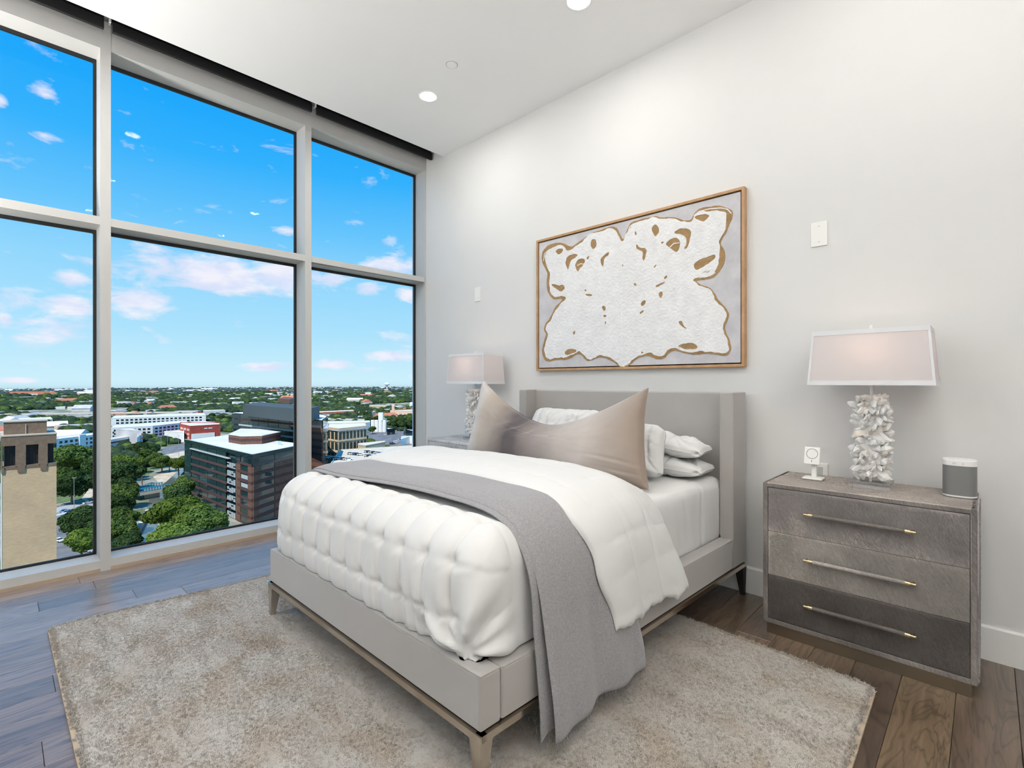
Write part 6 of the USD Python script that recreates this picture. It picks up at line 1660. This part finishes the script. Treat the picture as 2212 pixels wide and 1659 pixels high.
HM = ["white_wall", "white_wall", "concrete_cream", "concrete_cream", "stone_tan", "roof_grey", "roof_grey", "stucco_pink", "brick_orange"]
HN = {"white_wall": "white", "roof_white": "pale grey", "concrete_cream": "cream", "stone_tan": "tan", "roof_grey": "grey", "stucco_pink": "pink", "brick_orange": "orange", "shed_blue": "pale blue"}
made = 0
SPOTS = []
for k in range(2600):
    if made >= 190:
        break
    dist = 640 * (5200 / 640) ** (r.uniform(0, 1) ** (1.0 if k % 3 else 1.7))
    az = math.radians(r.uniform(-49, -9))
    xy = EYE[:2] + dist * (math.cos(az) * FW[:2] + math.sin(az) * RT[:2])
    if any(shapely.contains_xy(T.buffer(14), xy[0], xy[1]) for T in taken):
        continue
    w, d_, h = r.uniform(12, 34) * (1 + dist / 2600), r.uniform(9, 18) * (1 + dist / 2600), r.uniform(4, 7) * (1 + dist / 5000)
    if any((xy[0] - a) ** 2 + (xy[1] - b) ** 2 < (0.56 * (w + c)) ** 2 for a, b, c in SPOTS):
        continue
    SPOTS.append((xy[0], xy[1], w))
    m = HM[int(r.integers(len(HM)))]
    sideL = "left" if az < math.radians(-30) else "middle" if az < math.radians(-19) else "right"
    band = "nearest band" if dist < 1300 else "middle distance" if dist < 2600 else "skyline band"
    t = thing("far_building", f"small {HN[m]} low building among the trees, {sideL} pane, {band} of the far town", "building", (xy[0], xy[1], GZ), float(r.uniform(0, 180)), None, f"{HN[m]} far buildings, {sideL}, {band}")
    obj("walls", box(-w / 2, w / 2, -d_ / 2, d_ / 2, -0.2, h), m, t, False, local=True)
    if k % 3 == 0:
        obj("roof", hull([(sx * w * 0.52, sy * d_ * 0.54, h) for sx in (-1, 1) for sy in (-1, 1)] + [(sx * w * 0.5, 0, h + d_ * 0.3) for sx in (-1, 1)]), ["roof_grey", "roof_white", "brick_orange"][k % 9 // 3], t, False, local=True)
    else:
        obj("roof", box(-w * 0.49, w * 0.49, -d_ * 0.49, d_ * 0.49, h, h + 0.6), "roof_white" if k % 2 else "roof_grey", t, False, local=True)
    made += 1


# --- cars
def car_proto(mat, label, loc, rotz, group):
    t = thing("car", label, "car", loc, rotz, None, group)
    prof = [(-2.25, 0.35), (-2.25, 0.85), (-1.9, 0.98), (1.0, 1.0), (2.15, 0.85), (2.25, 0.6), (2.25, 0.35)]
    b = ext(prof, -0.88, 0.88); b.apply_transform(np.array([[1, 0, 0, 0], [0, 0, -1, 0], [0, 1, 0, 0], [0, 0, 0, 1.0]]))
    obj("body", b, mat, t, False, local=True)
    obj("windows", hull([(x, y, z) for x, z, yy in ((-1.75, 0.97, 0.84), (1.05, 0.97, 0.84), (-1.25, 1.46, 0.66), (0.25, 1.46, 0.66)) for y in (-yy, yy)]), "glass_dark", t, False, local=True)
    obj("roof", hull([(x, y, z) for x, z, yy in ((-1.3, 1.44, 0.68), (0.3, 1.44, 0.68), (-1.1, 1.52, 0.6), (0.12, 1.52, 0.6)) for y in (-yy, yy)]), mat, t, False, local=True)
    for sx in (-1.4, 1.4):
        for sy in (-0.85, 0.85):
            obj("wheel", cyl((sx, sy - 0.1, 0.33), (sx, sy + 0.1, 0.33), 0.33, 12), "tyre", t, local=True)
    return t


CARP = {}
CN = {"car_white": "white", "car_black": "black", "car_blue": "blue", "car_red": "red", "car_silver": "silver"}


def car(px, py, z, rotz, mat, where_):
    lab, grp = f"{CN[mat]} car {where_}", f"{CN[mat]} cars {where_}"
    p = at(px, py, z); loc = (p[0], p[1], z + 0.03)
    if mat not in CARP:
        CARP[mat] = car_proto(mat, lab, loc, rotz, grp)
    else:
        dup(CARP[mat], loc, rotz, None, lab, "car", grp)


CC = ["car_white", "car_white", "car_black", "car_silver", "car_white", "car_blue", "car_black"]
for k in range(9):
    car(711 + 5.4 * k, 990.5 + 0.42 * k, -45.7, 62, CC[k % 7], "in the row by the ramp on the garage roof")
for k in range(5):
    car(757 + 5.5 * k, 981.5 + 0.5 * k, -45.7, 62, CC[(k + 3) % 7], "parked at the back of the garage roof")
for k in range(9):
    car(792 + 5.6 * k, 977 + 0.75 * k, -45.7, 62, CC[(k * 2) % 7], "in the far row on the garage roof")
for k in range(4):
    car(793 + 6.0 * k, 986 + 0.5 * k, -45.7, 62, CC[(k + 1) % 7], "in the near row beside the blue stair tower")
for k in range(34):
    px, py = 832 + 72 * ((k * 0.618) % 1.0), 940 + 26 * ((k * 0.377) % 1.0)
    if px - 832 < (py - 940) * 0.9 - 6:
        continue
    car(px, py, GZ + 0.08, 62 + 90 * (k % 2), CC[(k * 3) % 7], "standing in the car park beyond the garage")
car(190, 1088, GZ + 0.12, 108, "car_white", "driving on the street beside the park")
car(128, 1170, GZ + 0.06, 20, "car_white", "nearest the foot of the tan tower")
car(194, 1192, GZ + 0.06, 30, "car_silver", "lowest in the lot under the trees")
for k in range(4):
    car(142 + 4.5 * k, 1106 + 1.5 * k, GZ + 0.06, 110, "car_blue" if k != 1 else "car_silver", "beside the white box trailer")
for k in range(7):
    car(243 + 7 * k, 986.5 - 1.4 * k, GZ + 0.09, 105, ["car_red", "car_white", "car_black"][k % 3], "on the street beyond the riverside trees")
for k in range(12):
    car(30 + 60 * k, 893.0 - 0.2 * k if k < 7 else 905.0, -56.9, 95, CC[k % 7], "on the elevated motorway")
pt = at(129, 1132, GZ)
tr = thing("box_trailer", "white box trailer parked at the foot of the tan tower", "trailer", (pt[0], pt[1], GZ), 112)
obj("box", rbox(-5.5, 5.5, -1.6, 1.6, 0.9, 4.6, 0.05), "car_white", tr, local=True)
obj("undercarriage", box(-5.0, 5.0, -0.9, 0.9, 0.5, 0.9), "tyre", tr, False, local=True)
for sx in (-4.2, -3.1, 3.6):
    obj("wheel", cat_([cyl((sx, -1.4, 0.5), (sx, -1.1, 0.5), 0.5, 12), cyl((sx, 1.1, 0.5), (sx, 1.4, 0.5), 0.5, 12)]), "tyre", tr, local=True)

# --- light poles
for k, (px, py, h) in enumerate(((160, 1098, 16), (262, 1070, 13), (348, 975, 14), (362, 970, 14), (386, 972, 14), (305, 1000, 12), (386, 1000, 12), (424, 893, 30), (322, 898, 26), (195, 890, 26), (690, 890, 30), (713, 900, 28), (812, 905, 26), (845, 960, 12), (862, 952, 12), (875, 944, 12), (730, 985, 8), (815, 1006, 8))):
    zb = -45.7 if py > 980 and px > 700 else GZ
    p = at(px, py, zb)
    t = thing("light_pole", f"tall grey light pole {('beside the street near the park', 'left of the palm by the river', 'first in the open lot', 'middle one in the open lot', 'nearest the glass office block', 'among the trees behind the bridge', 'at the sandy lot', 'behind the red brick hall', 'by the orange billboard', 'left of the first mullion', 'right of the dark glass block', 'behind the grey store', 'by the pink market hall', 'nearest in the car park', 'middle one in the car park', 'farthest in the car park', 'on the garage roof by the ramp', 'on the garage roof by the far row')[k]}", "light pole", (p[0], p[1], zb))
    obj("pole", cyl(p, p + (0, 0, h), 0.16, 8, 0.10), "pole_grey", t)
    obj("lamp_head", hull([p + RT * a + FW * b + (0, 0, h + c) for a in (-1.0, 1.0) for b in (-0.2, 0.2) for c in (-0.1, 0.1)]), "pole_grey", t, False)
